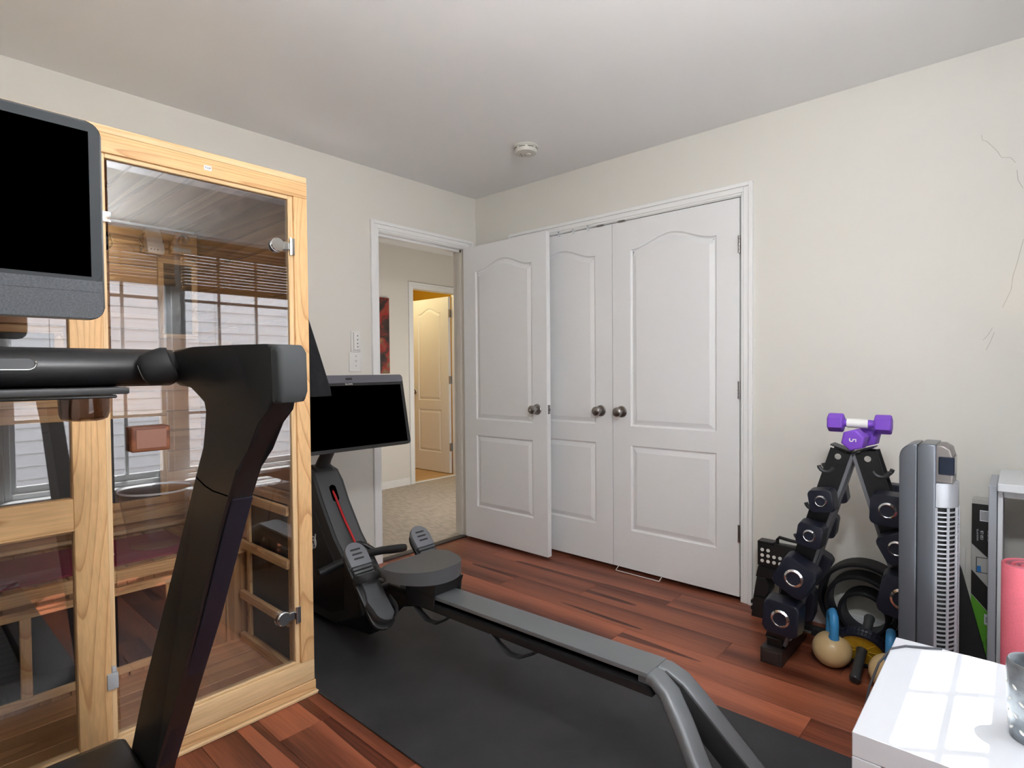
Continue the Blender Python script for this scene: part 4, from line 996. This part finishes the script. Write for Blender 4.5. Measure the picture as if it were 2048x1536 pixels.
# dumbbells
def dumbbell(size, thick, gap):
    t = thing('dumbbell', 'x', 'dumbbell', (0, 0, 0), local=True)
    for s in (-1, 1):
        y0, y1 = sorted((s * gap / 2, s * (gap / 2 + thick)))
        h_ = MB().prism(rr(0, 0, size, size, size * 0.16, 5), 'y', y0, y1, size * 0.07, 4)
        for v in h_.bm.verts:
            if abs(v.co.y) > gap / 2 + thick * 0.6:
                k = 1 - 0.06 * (v.co.x ** 2 + v.co.z ** 2 < size ** 2); v.co.x *= k; v.co.z *= k
        ho = h_.build('head', M['navy'], t, smooth=60)
        e = s * (gap / 2 + thick); r = size * 0.25
        MB().lathe([(r * 0.72, e - s * 0.004), (r, e - s * 0.004), (r, e + s * 0.001), (r * 0.80, e + s * 0.006), (r * 0.74, e + s * 0.005), (r * 0.72, e - s * 0.004)], (0, 0, 0), 'y', 36).build('chrome_ring', M['chrome'], ho)
        MB().lathe([(0, e - s * 0.002), (r * 0.74, e - s * 0.002), (r * 0.72, e + s * 0.001), (0, e + s * 0.001)], (0, 0, 0), 'y', 30).build('end_disc', M['navy'], ho)
    MB().lathe([(0.0, -gap / 2), (0.0125, -gap / 2), (0.0155, -gap / 6), (0.016, 0), (0.0155, gap / 6), (0.0125, gap / 2), (0, gap / 2)], (0, 0, 0), 'y', 20).build('handle', M['chrome'], t)
    return t
specs = [((1641, 1003), 0.086, -9, 'smallest of the square-headed dumbbells, top of the left leg'), ((1618, 1072), 0.092, 8, 'small square-headed dumbbell, second down the left leg'),
         ((1587, 1157), 0.136, 28, 'big square-headed dumbbell tipped on its corner, third down the left leg'), ((1560, 1238), 0.136, 4, 'big square-headed dumbbell at the foot of the left leg'),
         ((1775, 1022), 0.112, 2, 'square-headed dumbbell at the top of the right leg, half behind the fan'), ((1793, 1098), 0.104, -28, 'square-headed dumbbell on the right leg, tilted and half behind the fan'),
         ((1806, 1200), 0.150, 10, 'square-headed dumbbell low on the right leg, mostly behind the fan')]
for (u, v), sz, rot, lb in specs:
    yf = -0.600
    p = P(u, v, 'y', yf)
    th = 0.05 + sz * 0.2; gp = 0.13
    d = dumbbell(sz, th, gp)
    d.location = (p.x, yf + th + gp / 2, p.z); d.rotation_euler = (0, math.radians(rot), 0)
    d['label'] = lb; d['group'] = 'navy square-headed dumbbells on the rack'
# purple hexagonal dumbbells
def hexbell():
    t = thing('hex_dumbbell', 'x', 'dumbbell', (0, 0, 0), local=True)
    for s in (-1, 1):
        b = MB(); pts = [(0.036 * math.cos(PI / 3 * k + PI / 6), 0.036 * math.sin(PI / 3 * k + PI / 6)) for k in range(6)]
        y0, y1 = sorted((s * 0.050, s * 0.105)); b.prism(pts, 'y', y0, y1, 0.008, 3)
        b.build('head', M['purple'], t, smooth=50)
    MB().lathe([(0, -0.052), (0.014, -0.052), (0.0165, 0), (0.014, 0.052), (0, 0.052)], (0, 0, 0), 'y', 18).build('handle', M['purple'], t)
    return t
hb1 = hexbell(); p = P(1711, 889, 'y', -0.535); hb1.location = (p.x, -0.43, 0.918); hb1.rotation_euler = (0, 0.2, -0.10); hb1.scale = (1.14, 1.0, 1.14)
hb1['label'] = 'purple hexagonal dumbbell on the rack apex, its face marked 5 turned to the camera'
text('lettering', '5', 0.030, M['whitep'], hb1, basis((0.0, -0.1055, 0.0), (0.2, 0, -0.98), (0.98, 0, 0.2), (0, -1, 0)), 0.0004)
hb2 = dup(hb1, (0, 0, 0))
for c in list(hb2.children):
    if c.name.startswith('lettering'): bpy.data.objects.remove(c)
p = P(1718, 880, 'y', -0.43); hb2.scale = (1, 1, 1); hb2.location = (p.x - 0.003, -0.412, 0.970); hb2.rotation_euler = (0.0, 0.03, PI / 2 + 0.03)
hb2['label'] = 'purple hexagonal dumbbell lying crosswise on top of the rack'
MB().lathe([(0, -0.030), (0.0172, -0.030), (0.0176, 0), (0.0172, 0.040), (0, 0.040)], (0, 0, 0), 'y', 20).build('grip_sleeve', M['whitep'], hb2)
for q in (hb1, hb2): q['group'] = 'purple dumbbells on top of the rack'
# ---------------------------------------------------------------- yoga wheels
cpx = [('large black yoga wheel behind the rack, outermost of the three', 0.174, 0.157, 0.11, (2.444, -0.075)), ('middle-sized black yoga wheel nested inside the large one', 0.138, 0.122, 0.11, (2.436, -0.080)), ('smallest black yoga wheel, innermost of the nest', 0.096, 0.081, 0.11, (2.446, -0.085))]
for i, (lb, ro, ri, wd, (cx_, cyy)) in enumerate(cpx):
    wl = thing('yoga_hoop', lb, 'yoga wheel', (cx_, cyy, 0), group='nested yoga wheels')
    cz = ro + 0.001 + (0.0, 0.0185, 0.0365)[i]
    MB().lathe([(ri + 0.004, -wd / 2), (ro - 0.006, -wd / 2), (ro, -wd / 2 + 0.008), (ro, wd / 2 - 0.008), (ro - 0.006, wd / 2), (ri + 0.004, wd / 2), (ri + 0.004, -wd / 2)], (cx_, cyy, cz), 'y', 56).build('tread', M['blackm'], wl)
    MB().lathe([(ri, -wd / 2 + 0.004), (ri + 0.0042, -wd / 2 + 0.004), (ri + 0.0042, wd / 2 - 0.004), (ri, wd / 2 - 0.004), (ri, -wd / 2 + 0.004)], (cx_, cyy, cz), 'y', 56).build('inner_hoop', M['navy'], wl)
# ---------------------------------------------------------------- ab wheel
aw = thing('ab_wheel', 'black and yellow ab roller wheel between the kettlebells', 'ab wheel', (2.487, -0.36, 0))
az = 0.093; Ry_ = Matrix.Translation((2.487, -0.36, az)) @ Matrix.Rotation(0.48, 4, 'X')
wm = MB().lathe([(0.078, -0.022), (0.088, -0.020), (0.091, -0.006), (0.088, 0), (0.091, 0.006), (0.088, 0.020), (0.078, 0.022), (0.076, 0), (0.078, -0.022)], (0, 0, 0), 'y', 48)
wm.xf(Ry_).build('tyre', M['navy'], aw)
for k in range(44):
    a = 2 * PI * k / 44
    if k % 1 == 0 and 0.0 <= a <= 2 * PI and k < 44:
        pass
tr_ = MB()
for k in range(44):
    a = 2 * PI * k / 44; c_, s_3 = math.cos(a), math.sin(a)
    tr_.tube([(0.0905 * c_, -0.016, 0.0905 * s_3), (0.0925 * c_, -0.009, 0.0925 * s_3), (0.0925 * c_, 0.009, 0.0925 * s_3), (0.0905 * c_, 0.016, 0.0905 * s_3)], 0.0016, 4)
tr_.xf(Ry_).build('tread_ribs', M['navy'], aw, kind='stuff')
MB().lathe([(0.020, -0.016), (0.077, -0.012), (0.077, 0.012), (0.020, 0.016), (0.020, -0.016)], (0, 0, 0), 'y', 44).xf(Ry_).build('hub_disc', M['yel'], aw)
for k in range(9):
    a = 2 * PI * k / 9
    MB().tube([(0.024 * math.cos(a), -0.0155, 0.024 * math.sin(a)), (0.073 * math.cos(a), -0.0125, 0.073 * math.sin(a))], 0.0022, 6).xf(Ry_).build('spoke', M['yel'], aw)
for s in (-1, 1): MB().lathe([(0, s * 0.014), (0.019, s * 0.014), (0.0165, s * 0.030), (0.0175, s * 0.13), (0.020, s * 0.150), (0.017, s * 0.157), (0, s * 0.158)], (0, 0, 0), 'y', 22).xf(Ry_).build('grip', M['charcoal'], aw)
# ---------------------------------------------------------------- kettlebells
def kettlebell(loc, rz, lb):
    t = thing('kettlebell', lb, 'kettlebell', loc, (0, 0, rz), 'gold kettlebells with blue handles', local=True)
    R_ = 0.0685
    prof = [(0, 0.0)] + [(R_ * math.sin(a) * 1.03, R_ * 0.98 - R_ * 0.98 * math.cos(a)) for a in [0.45 + (PI - 0.45 - 0.28) * k / 16 for k in range(17)]] + [(0, 0.127)]
    MB().lathe(prof, (0, 0, 0), 'z', 40).build('ball', M['gold'], t, smooth=80)
    MB().lathe([(0.026, 0.112), (0.027, 0.120), (0.020, 0.128), (0.016, 0.129), (0, 0.129)], (0, -0.018, 0), 'z', 24).build('collar', M['blue'], t, smooth=80)
    hp2 = [(0, -0.026, 0.118), (0, -0.032, 0.145), (0, -0.034, 0.175), (0, -0.026, 0.205), (0, -0.004, 0.218), (0, 0.018, 0.205), (0, 0.028, 0.175), (0, 0.026, 0.145), (0, 0.020, 0.118)]
    MB().tube(hp2, [0.019, 0.0165, 0.016, 0.0162, 0.0165, 0.0162, 0.016, 0.0165, 0.019], 14).build('handle', M['blue'], t, smooth=80)
    return t
p = P(1664, 1300, 'z', 0.063); kettlebell((p.x, p.y, 0), 0.45, 'gold kettlebell with a blue handle beside the rack foot, left of the two')
p = P(1768, 1312, 'z', 0.063); kettlebell((2.594, -0.458, 0), 0.1, 'gold kettlebell with a blue handle half behind the white table corner')
# ---------------------------------------------------------------- cases on the floor at the closet casing
bc = thing('bit_case', 'small black tool case with rows of white dots and a carry handle', 'tool case', (2.07, -0.10, 0.245))
MB().box(2.010, 2.225, -0.125, -0.075, 0.2485, 0.362, 0.006, 2).build('case', bk, bc)
for r_ in range(3):
    for c_ in range(4 if r_ else 2):
        xx, zz = 2.033 + c_ * 0.0265, 0.275 + (2 - r_) * 0.026
        MB().lathe([(0, -0.1255), (0.0082, -0.1255), (0.0078, -0.1275), (0, -0.128)], (xx, 0, zz), 'y', 18).build('dot', M['whitep'], bc)
MB().box(2.012, 2.085, -0.129, -0.071, 0.357, 0.368, 0.002, 1).build('hinge_rib', bk, bc)
MB().tube([(2.095, -0.10, 0.352), (2.093, -0.10, 0.380), (2.102, -0.10, 0.392), (2.15, -0.10, 0.386), (2.19, -0.10, 0.384), (2.20, -0.10, 0.372), (2.20, -0.10, 0.352)], 0.0075, 10).build('carry_handle', bk, bc)
lc = thing('drill_case', 'large black moulded case on the floor under the dotted case', 'tool case', (2.09, -0.12, 0))
lcp = [(1.985, 0.001), (2.235, 0.001), (2.235, 0.2475), (2.020, 0.2475), (2.008, 0.235)]
b = MB(); b.prism([(1.985, 0.001), (2.235, 0.001), (2.235, 0.100), (1.995, 0.100)], 'y', -0.135, -0.055, 0.005, 2)
b.prism([(1.995, 0.101), (2.050, 0.101), (2.068, 0.135), (2.068, 0.165), (2.050, 0.195), (2.010, 0.195)], 'y', -0.135, -0.055, 0.004, 1)
b.prism([(2.120, 0.101), (2.235, 0.101), (2.235, 0.195), (2.120, 0.195)], 'y', -0.135, -0.055, 0.004, 1)
b.prism([(2.005, 0.196), (2.235, 0.196), (2.235, 0.2475), (2.016, 0.2475)], 'y', -0.135, -0.055, 0.005, 2)
b.build('case_body', bk, lc)
for z in (0.03, 0.06): MB().box(1.981, 1.990, -0.13, -0.06, z, z + 0.016, 0.002, 1).build('latch', M['blackm'], lc)
# ---------------------------------------------------------------- tower fan
fn = thing('tower_fan', 'silver-grey tower fan with a slotted grille in front of the rack', 'fan', (2.72, -0.71, 0))
fy0, fy1 = -0.780, -0.640
def shell(x0_, x1_, ztop, r, nm, mt_):
    return MB().prism([(fy0, 0.05), (fy1, 0.05), (fy1, ztop - r)] + [((fy0 + fy1) / 2 + (fy1 - fy0) / 2 * math.cos(a), ztop - r + r * math.sin(a)) for a in [PI / 2 * k / 8 for k in range(1, 9)]] + [((fy0 + fy1) / 2 - (fy1 - fy0) / 2 * math.sin(a), ztop - r + r * math.cos(a)) for a in [PI / 2 * k / 8 for k in range(1, 9)]], 'x', x0_, x1_, 0.006, 2).build(nm, mt_, fn, smooth=50)
def sideprof(x0_, x1_, y0_, y1_, zt, r, nm, mt_, z0_=0.045):
    pts = [(x0_, z0_), (x1_, z0_), (x1_, zt)] + [(x0_ + r - r * math.sin(a), zt - r + r * math.cos(a)) for a in [PI / 2 * k / 8 for k in range(9)]]
    return MB().prism(pts, 'y', y0_, y1_, 0.006, 3).build(nm, mt_, fn, smooth=50)
sideprof(2.657, 2.704, fy0 + 0.004, fy1 - 0.004, 0.946, 0.040, 'rear_shell', M['fan'])
sideprof(2.7045, 2.750, fy0, fy1, 0.949, 0.012, 'front_shell', M['fan'])
MB().prism([(2.743, 0.832), (2.790, 0.832), (2.792, 0.90), (2.783, 0.935), (2.766, 0.946), (2.743, 0.946)], 'y', fy0 + 0.012, fy1 - 0.012, 0.006, 3).build('head', pr_('bronze_grey_head', (0.19, 0.17, 0.165), 0.35, metal=0.4), fn, smooth=50)
MB().box(2.755, 2.7935, fy0 + 0.009, fy0 + 0.10, 0.858, 0.912, 0.002, 1).build('display_window', pr_('glossy_display', (0.01, 0.015, 0.03), 0.08), fn)
# half-round grille
gx, gy, gr = 2.750, (fy0 + fy1) / 2, 0.0685
def gp(a, r=gr): return (gx + r * 0.74 * math.sin(a), gy - r * math.cos(a))
capp = [gp(PI * k / 20) for k in range(21)]
MB().prism(capp, 'z', 0.758, 0.832, 0.003, 2).build('grille_cap', M['fanl'], fn, smooth=60)
MB().prism([(gx + (x - gx) * 0.86, gy + (y - gy) * 0.86) for x, y in capp], 'z', 0.06, 0.757).build('grille_core', M['darkslot'], fn, smooth=60)
nb = 50
gm = MB()
ringpts = [gp(PI * k / 20) for k in range(21)]
proto = None
for k in range(nb):
    z = 0.066 + k * (0.690 / nb)
    if proto is None:
        b = MB(); inn = [gp(PI * j / 20, gr * 0.93) for j in range(21)]
        b.prism(ringpts + inn[::-1], 'z', z, z + 0.0042)
        proto = b.build('grille_bar', M['fanl'], fn, smooth=60); z0p = z
    else:
        c = proto.copy(); COL.objects.link(c); c.parent = fn; c.location = (0, 0, z - z0p)
for a in (0.02, 0.62, 1.2, 1.75, 2.35, 3.12):
    x, y = gp(a, gr * 0.985); MB().box(x - 0.0035, x + 0.0035, y - 0.0035, y + 0.0035, 0.062, 0.758, 0.001, 1).build('grille_post', M['fanl'], fn)
MB().lathe([(0, 0.0), (0.125, 0.0), (0.13, 0.010), (0.120, 0.024), (0.05, 0.034), (0.04, 0.048), (0, 0.048)], (2.715, gy, 0), 'z', 44).build('fan_base', M['charcoal'], fn)
# ---------------------------------------------------------------- outlet on the closet wall
ou = thing('wall_outlet', 'white wall outlet beside the tower fan', 'outlet', (2.745, 0, 0.4))
MB().box(2.708, 2.778, -0.006, 0.0, 0.347, 0.463, 0.003, 2).build('plate', M['whitep'], ou)
for z in (0.432, 0.382): MB().lathe([(0, -0.0058), (0.017, -0.0058), (0.0165, -0.008), (0, -0.008)], (2.743, 0, z), 'y', 22).build('socket', M['cream'], ou)
# dark leaning panel behind the fan
lp = MB().prism([(2.690, 0.001), (2.866, 0.001), (2.772, 0.395), (2.690, 0.60)], 'y', -0.115, -0.095, 0.003, 1).build('dark_wedge_panel', M['charcoal'])
tag(center_origin(lp, (2.75, -0.105, 0.001)), 'dark grey triangular panel standing behind the tower fan', 'panel')
# ---------------------------------------------------------------- flat television-mount box
bx_ = thing('mount_box', 'slim black and green cardboard box marked MOUNT, standing by the desk leg', 'box', (2.87, -0.05, 0))
X0, X1, Yb = 2.800, 2.885, -0.085
MB().box(X0, X1, Yb, -0.02, 0.001, 0.672, 0.001, 1).build('carton', M['prwhite'], bx_)
def face(pts, nm, mt_, lift=0.0006): return MB().prism([(X0 + a, z) for a, z in pts], 'y', Yb - lift, Yb + 0.0001).build(nm, mt_, bx_)
face([(0.0, 0.500), (0.0, 0.655), (0.085, 0.655), (0.085, 0.415)], 'print', M['prblack'])
face([(0.0, 0.305), (0.0, 0.398), (0.085, 0.296), (0.085, 0.204)], 'print', M['prblack'])
face([(0.0, 0.001), (0.0, 0.302), (0.085, 0.201), (0.085, 0.001)], 'print', M['green'])
face([(0.014, 0.390), (0.014, 0.450), (0.085, 0.450), (0.085, 0.390)], 'print', M['prblack'])
face([(0.0165, 0.3925), (0.0165, 0.4475), (0.0825, 0.4475), (0.0825, 0.3925)], 'print', M['prwhite'], 0.0009)
face([(0.017, 0.393), (0.017, 0.415), (0.028, 0.417), (0.030, 0.393)], 'print', M['prblue'], 0.0012)
face([(0.024, 0.590), (0.024, 0.632), (0.078, 0.632), (0.078, 0.590)], 'barcode_label', M['white'], 0.0009)
face([(0.040, 0.195), (0.040, 0.235), (0.064, 0.228), (0.064, 0.188)], 'barcode_label', M['white'], 0.0009)
for k in range(9): face([(0.026, 0.595 + k * 0.0038), (0.026, 0.5965 + k * 0.0038), (0.076, 0.5965 + k * 0.0038), (0.076, 0.595 + k * 0.0038)], 'barcode_bar', M['prblack'], 0.0012)
for k in range(5): face([(0.044, 0.203 + k * 0.0045), (0.044, 0.205 + k * 0.0045), (0.058, 0.205 + k * 0.0045), (0.058, 0.203 + k * 0.0045)], 'barcode_bar', M['prblack'], 0.0012)
def vt(body, size, a, z, mt_): text('lettering', body, size, mt_, bx_, basis((X0 + a, Yb - 0.0009, z), (0, 0, 1), (-1, 0, 0), (0, -1, 0)), 0.0003)
vt('MOUNT', 0.021, 0.034, 0.090, M['prblack']); vt('STEP INSTALLATION', 0.0125, 0.051, 0.085, M['prblack'])
vt('HOLDS UP TO', 0.007, 0.018, 0.535, M['white']); vt('150 LB', 0.013, 0.031, 0.535, M['white']); vt('10 YEAR', 0.012, 0.052, 0.535, M['white'])
MB().tube([(X0 + 0.056, Yb - 0.001, 0.275 + 0.007), (X0 + 0.049, Yb - 0.001, 0.275), (X0 + 0.056, Yb - 0.001, 0.268), (X0 + 0.063, Yb - 0.001, 0.275)], 0.0012, 5, closed=True).build('print', M['white'], bx_)
# ---------------------------------------------------------------- desk at the closet wall
dk = thing('desk', 'white desk with pale grey sides against the closet wall at the right edge', 'desk', (3.0, -0.24, 0))
dx0 = 2.882
MB().box(dx0, 3.10, -0.400, -0.03, 0.762, 0.790, 0.003, 1).build('desk_top', M['white'], dk)
MB().box(dx0 - 0.024, dx0 - 0.002, -0.360, -0.095, 0.0, 0.775, 0.002, 1).build('side_panel', M['deskgrey'], dk)
MB().box(dx0 + 0.0, dx0 + 0.014, -0.355, -0.095, 0.0, 0.760, 0.002, 1).build('inner_panel', M['white'], dk)
MB().box(3.076, 3.098, -0.360, -0.095, 0.0, 0.762, 0.002, 1).build('side_panel', M['deskgrey'], dk)
MB().box(dx0 + 0.015, 3.075, -0.350, -0.335, 0.735, 0.761, 0.002, 1).build('apron', M['white'], dk)
# desk lamp, out of view to the right
lm_ = thing('desk_lamp', 'small warm desk lamp standing on the white desk', 'lamp', (3.05, -0.15, 0.79))
MB().lathe([(0, 0.79), (0.05, 0.79), (0.052, 0.798), (0.012, 0.806), (0, 0.806)], (3.05, -0.15, 0), 'z', 28).build('base', M['black'], lm_)
MB().tube([(3.05, -0.15, 0.80), (3.05, -0.15, 1.22)], 0.006, 10).build('pole', M['black'], lm_)
MB().lathe([(0.03, 1.20), (0.055, 1.30), (0.053, 1.30), (0.028, 1.203)], (3.05, -0.15, 0), 'z', 28).build('shade', M['black'], lm_)
MB().lathe([(0, 1.235), (0.016, 1.245), (0.022, 1.265), (0.016, 1.285), (0, 1.292)], (3.05, -0.15, 0), 'z', 18).build('bulb', pr_('warm_bulb', (1, 0.8, 0.5), 0.5, emis=(1, 0.62, 0.28), estr=2.2), lm_)
# ---------------------------------------------------------------- pink yoga mat roll
pm = thing('yoga_mat', 'rolled pink yoga mat standing on end beside the desk', 'yoga mat', (2.995, -0.60, 0))
for i in range(5):
    R_ = 0.066 - i * 0.0095
    MB().lathe([(R_ - 0.0075, 0.001), (R_, 0.001), (R_, 0.606 - i * 0.001), (R_ - 0.003, 0.609 - i * 0.001), (R_ - 0.0075, 0.606 - i * 0.001), (R_ - 0.0075, 0.001)], (2.965 + 0.001 * i, -0.69, 0), 'z', 44).build('mat_turn', M['pink'] if i % 2 == 0 else pr_('grey_pink_foam', (0.45, 0.16, 0.2), 0.8), pm, smooth=60)
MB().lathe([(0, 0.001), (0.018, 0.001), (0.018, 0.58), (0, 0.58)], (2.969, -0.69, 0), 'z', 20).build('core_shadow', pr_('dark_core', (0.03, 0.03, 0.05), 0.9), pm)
# ---------------------------------------------------------------- low white table
tbx0, tbx1, tby0, tby1 = 2.692, 3.045, -1.604, -1.068
tb_ = thing('side_table', 'low square-legged white table in the sun under the window', 'table', ((tbx0 + tbx1) / 2, (tby0 + tby1) / 2, 0))
MB().box(tbx0, tbx1, tby0, tby1, 0.400, 0.450, 0.0015, 1).build('table_top', M['tablewhite'], tb_)
for x in (tbx0, tbx1 - 0.05):
    for y in (tby0, tby1 - 0.05): MB().box(x, x + 0.05, y, y + 0.05, 0.0, 0.3992, 0.001, 1).build('leg', M['tablewhite'], tb_)
# lantern cup with cut-outs
mg = thing('candle_cup', 'grey speckled metal cup with cut-out leaf pattern on the white table', 'cup', (2.968, -1.405, 0.4502))
cup = MB().lathe([(0, 0.450), (0.036, 0.450), (0.040, 0.454), (0.0455, 0.52), (0.047, 0.585), (0.046, 0.60), (0.0435, 0.605), (0.0425, 0.60), (0.0435, 0.585), (0.042, 0.52), (0.037, 0.457), (0, 0.455)], (2.968, -1.405, 0), 'z', 40)
cup.build('cup_body', M['cup'], mg, smooth=60)
random.seed(3)
cw_ = pr_('pale_cutout', (0.75, 0.74, 0.70), 0.6)
for i in range(12):
    for j in range(4):
        a = 2 * PI * (i + 0.5 * (j % 2)) / 12; z = 0.475 + j * 0.028
        r = 0.0415 + (z - 0.455) * 0.045
        b = MB().prism([(0.0055 * math.cos(t), 0.0025 * math.sin(t)) for t in [2 * PI * q / 8 for q in range(8)]], 'z', -0.0005, 0.0012)
        tz = Matrix.Rotation(0.7 if (i + j) % 2 else -0.7, 4, 'Z')
        b.xf(basis((2.968 + r * math.cos(a), -1.405 + r * math.sin(a), z), (-math.sin(a), math.cos(a), 0), (0, 0, 1), (math.cos(a), math.sin(a), 0)) @ tz)
        b.build('cut_out', cw_, mg)
# cable lying over the table corner
cbk = [(2.79, -1.02, 0.30), (2.795, -1.05, 0.43), (2.79, -1.078, 0.4535), (2.76, -1.098, 0.4535), (2.72, -1.120, 0.4535), (2.695, -1.155, 0.452), (2.672, -1.19, 0.42), (2.655, -1.215, 0.36), (2.645, -1.24, 0.27), (2.643, -1.26, 0.17), (2.650, -1.28, 0.05), (2.66, -1.32, 0.004)]
cbo = MB().tube(cbk, 0.0028, 8).build('power_cable', pr_('grey_cable', (0.05, 0.05, 0.06), 0.45), smooth=60)
tag(center_origin(cbo, (2.79, -1.078, 0.4507)), 'thin dark power cable draped over the white table corner', 'cable')
# ---------------------------------------------------------------- bamboo blinds and curtain at the windows
for i, (y0, y1, zb) in enumerate(((-1.585, -0.745, 1.745), (-2.455, -1.615, 1.765))):
    bd = thing('bamboo_blind', ('raised bamboo blind over the window nearer the closet, seen mirrored in the glass', 'raised bamboo blind over the window nearer the camera, seen mirrored in the glass')[i], 'blind', (3.09, (y0 + y1) / 2, 2.05), group='bamboo blinds over the windows')
    MB().box(3.060, 3.108, y0, y1, 2.02, 2.06, 0.002, 1).build('head_rail', M['bamboo'], bd)
    n = 13
    s0 = None
    for k in range(n):
        z = zb + k * (2.015 - zb) / n
        if s0 is None: s0 = MB().box(3.078, 3.090, y0 + 0.004, y1 - 0.004, z, z + 0.0165, 0.003, 1).build('slat', M['bamboo'], bd); zz0 = z
        else:
            c = s0.copy(); COL.objects.link(c); c.parent = bd; c.location = (0.004 * (k % 2), 0, z - zz0)
    MB().box(3.066, 3.10, y0 + 0.004, y1 - 0.004, zb - 0.028, zb - 0.001, 0.004, 2).build('bottom_roll', M['bamboo'], bd)
    MB().tube([(3.07, y0 + 0.2, 2.02), (3.07, y0 + 0.2, 0.95)], 0.0012, 5).build('pull_cord', M['mgrey'], bd)
cu_ = MB(); pts = []
N = 48
for k in range(N + 1):
    t = k / N; pts.append((3.040 + 0.012 * math.sin(t * 2 * PI * 4), -0.815 + 0.115 * t))
cu_.prism(pts + [(x + 0.003, y) for x, y in pts[::-1]], 'z', 0.56, 2.10)
cuo = cu_.build('dark_curtain', M['cloth'], smooth=60)
tag(center_origin(cuo, (3.078, -0.76, 2.1)), 'narrow dark curtain at the window edge nearest the closet, seen mirrored', 'curtain')
# ---------------------------------------------------------------- made-up pendant for the fill light (out of view), bathroom light, hall fill
clt_ = thing('fill_pendant', 'made-up small pendant near the windows, holding the added fill light', 'lamp', (2.90, -2.28, H))
MB().lathe([(0, H), (0.06, H), (0.062, H - 0.02), (0.012, H - 0.03), (0.012, H - 0.16), (0, H - 0.16)], (2.90, -2.28, 0), 'z', 40).build('fill_mount', M['white'], clt_)
MB().tube([(2.90, -2.28, 2.26), (2.90, -2.28, 1.80)], 0.004, 8).build('rod', M['nickel'], clt_)
MB().lathe([(0, 1.797), (0.105, 1.803), (0.110, 1.812), (0.105, 1.809), (0, 1.802)], (2.90, -2.28, 0), 'z', 40).build('shield_dish', M['white'], clt_)  # opaque disc added to hold the fill light back from the white table
bl_ = bpy.data.lights.new('bathroom_lamp', 'POINT'); bl_.energy = 1.6; bl_.color = (1.0, 0.88, 0.52); bl_.shadow_soft_size = 0.08
bo = bpy.data.objects.new('bathroom_lamp', bl_); bo.location = (-2.45, 0.85, 2.15); COL.objects.link(bo)
hl = bpy.data.lights.new('hall_fill', 'POINT'); hl.energy = 2.8; hl.color = (1.0, 0.95, 0.90); hl.shadow_soft_size = 0.12  # added fill light with no fixture, brightens the hall from out of view
ho_ = bpy.data.objects.new('hall_fill', hl); ho_.location = (-0.45, 0.7, 1.05); COL.objects.link(ho_)
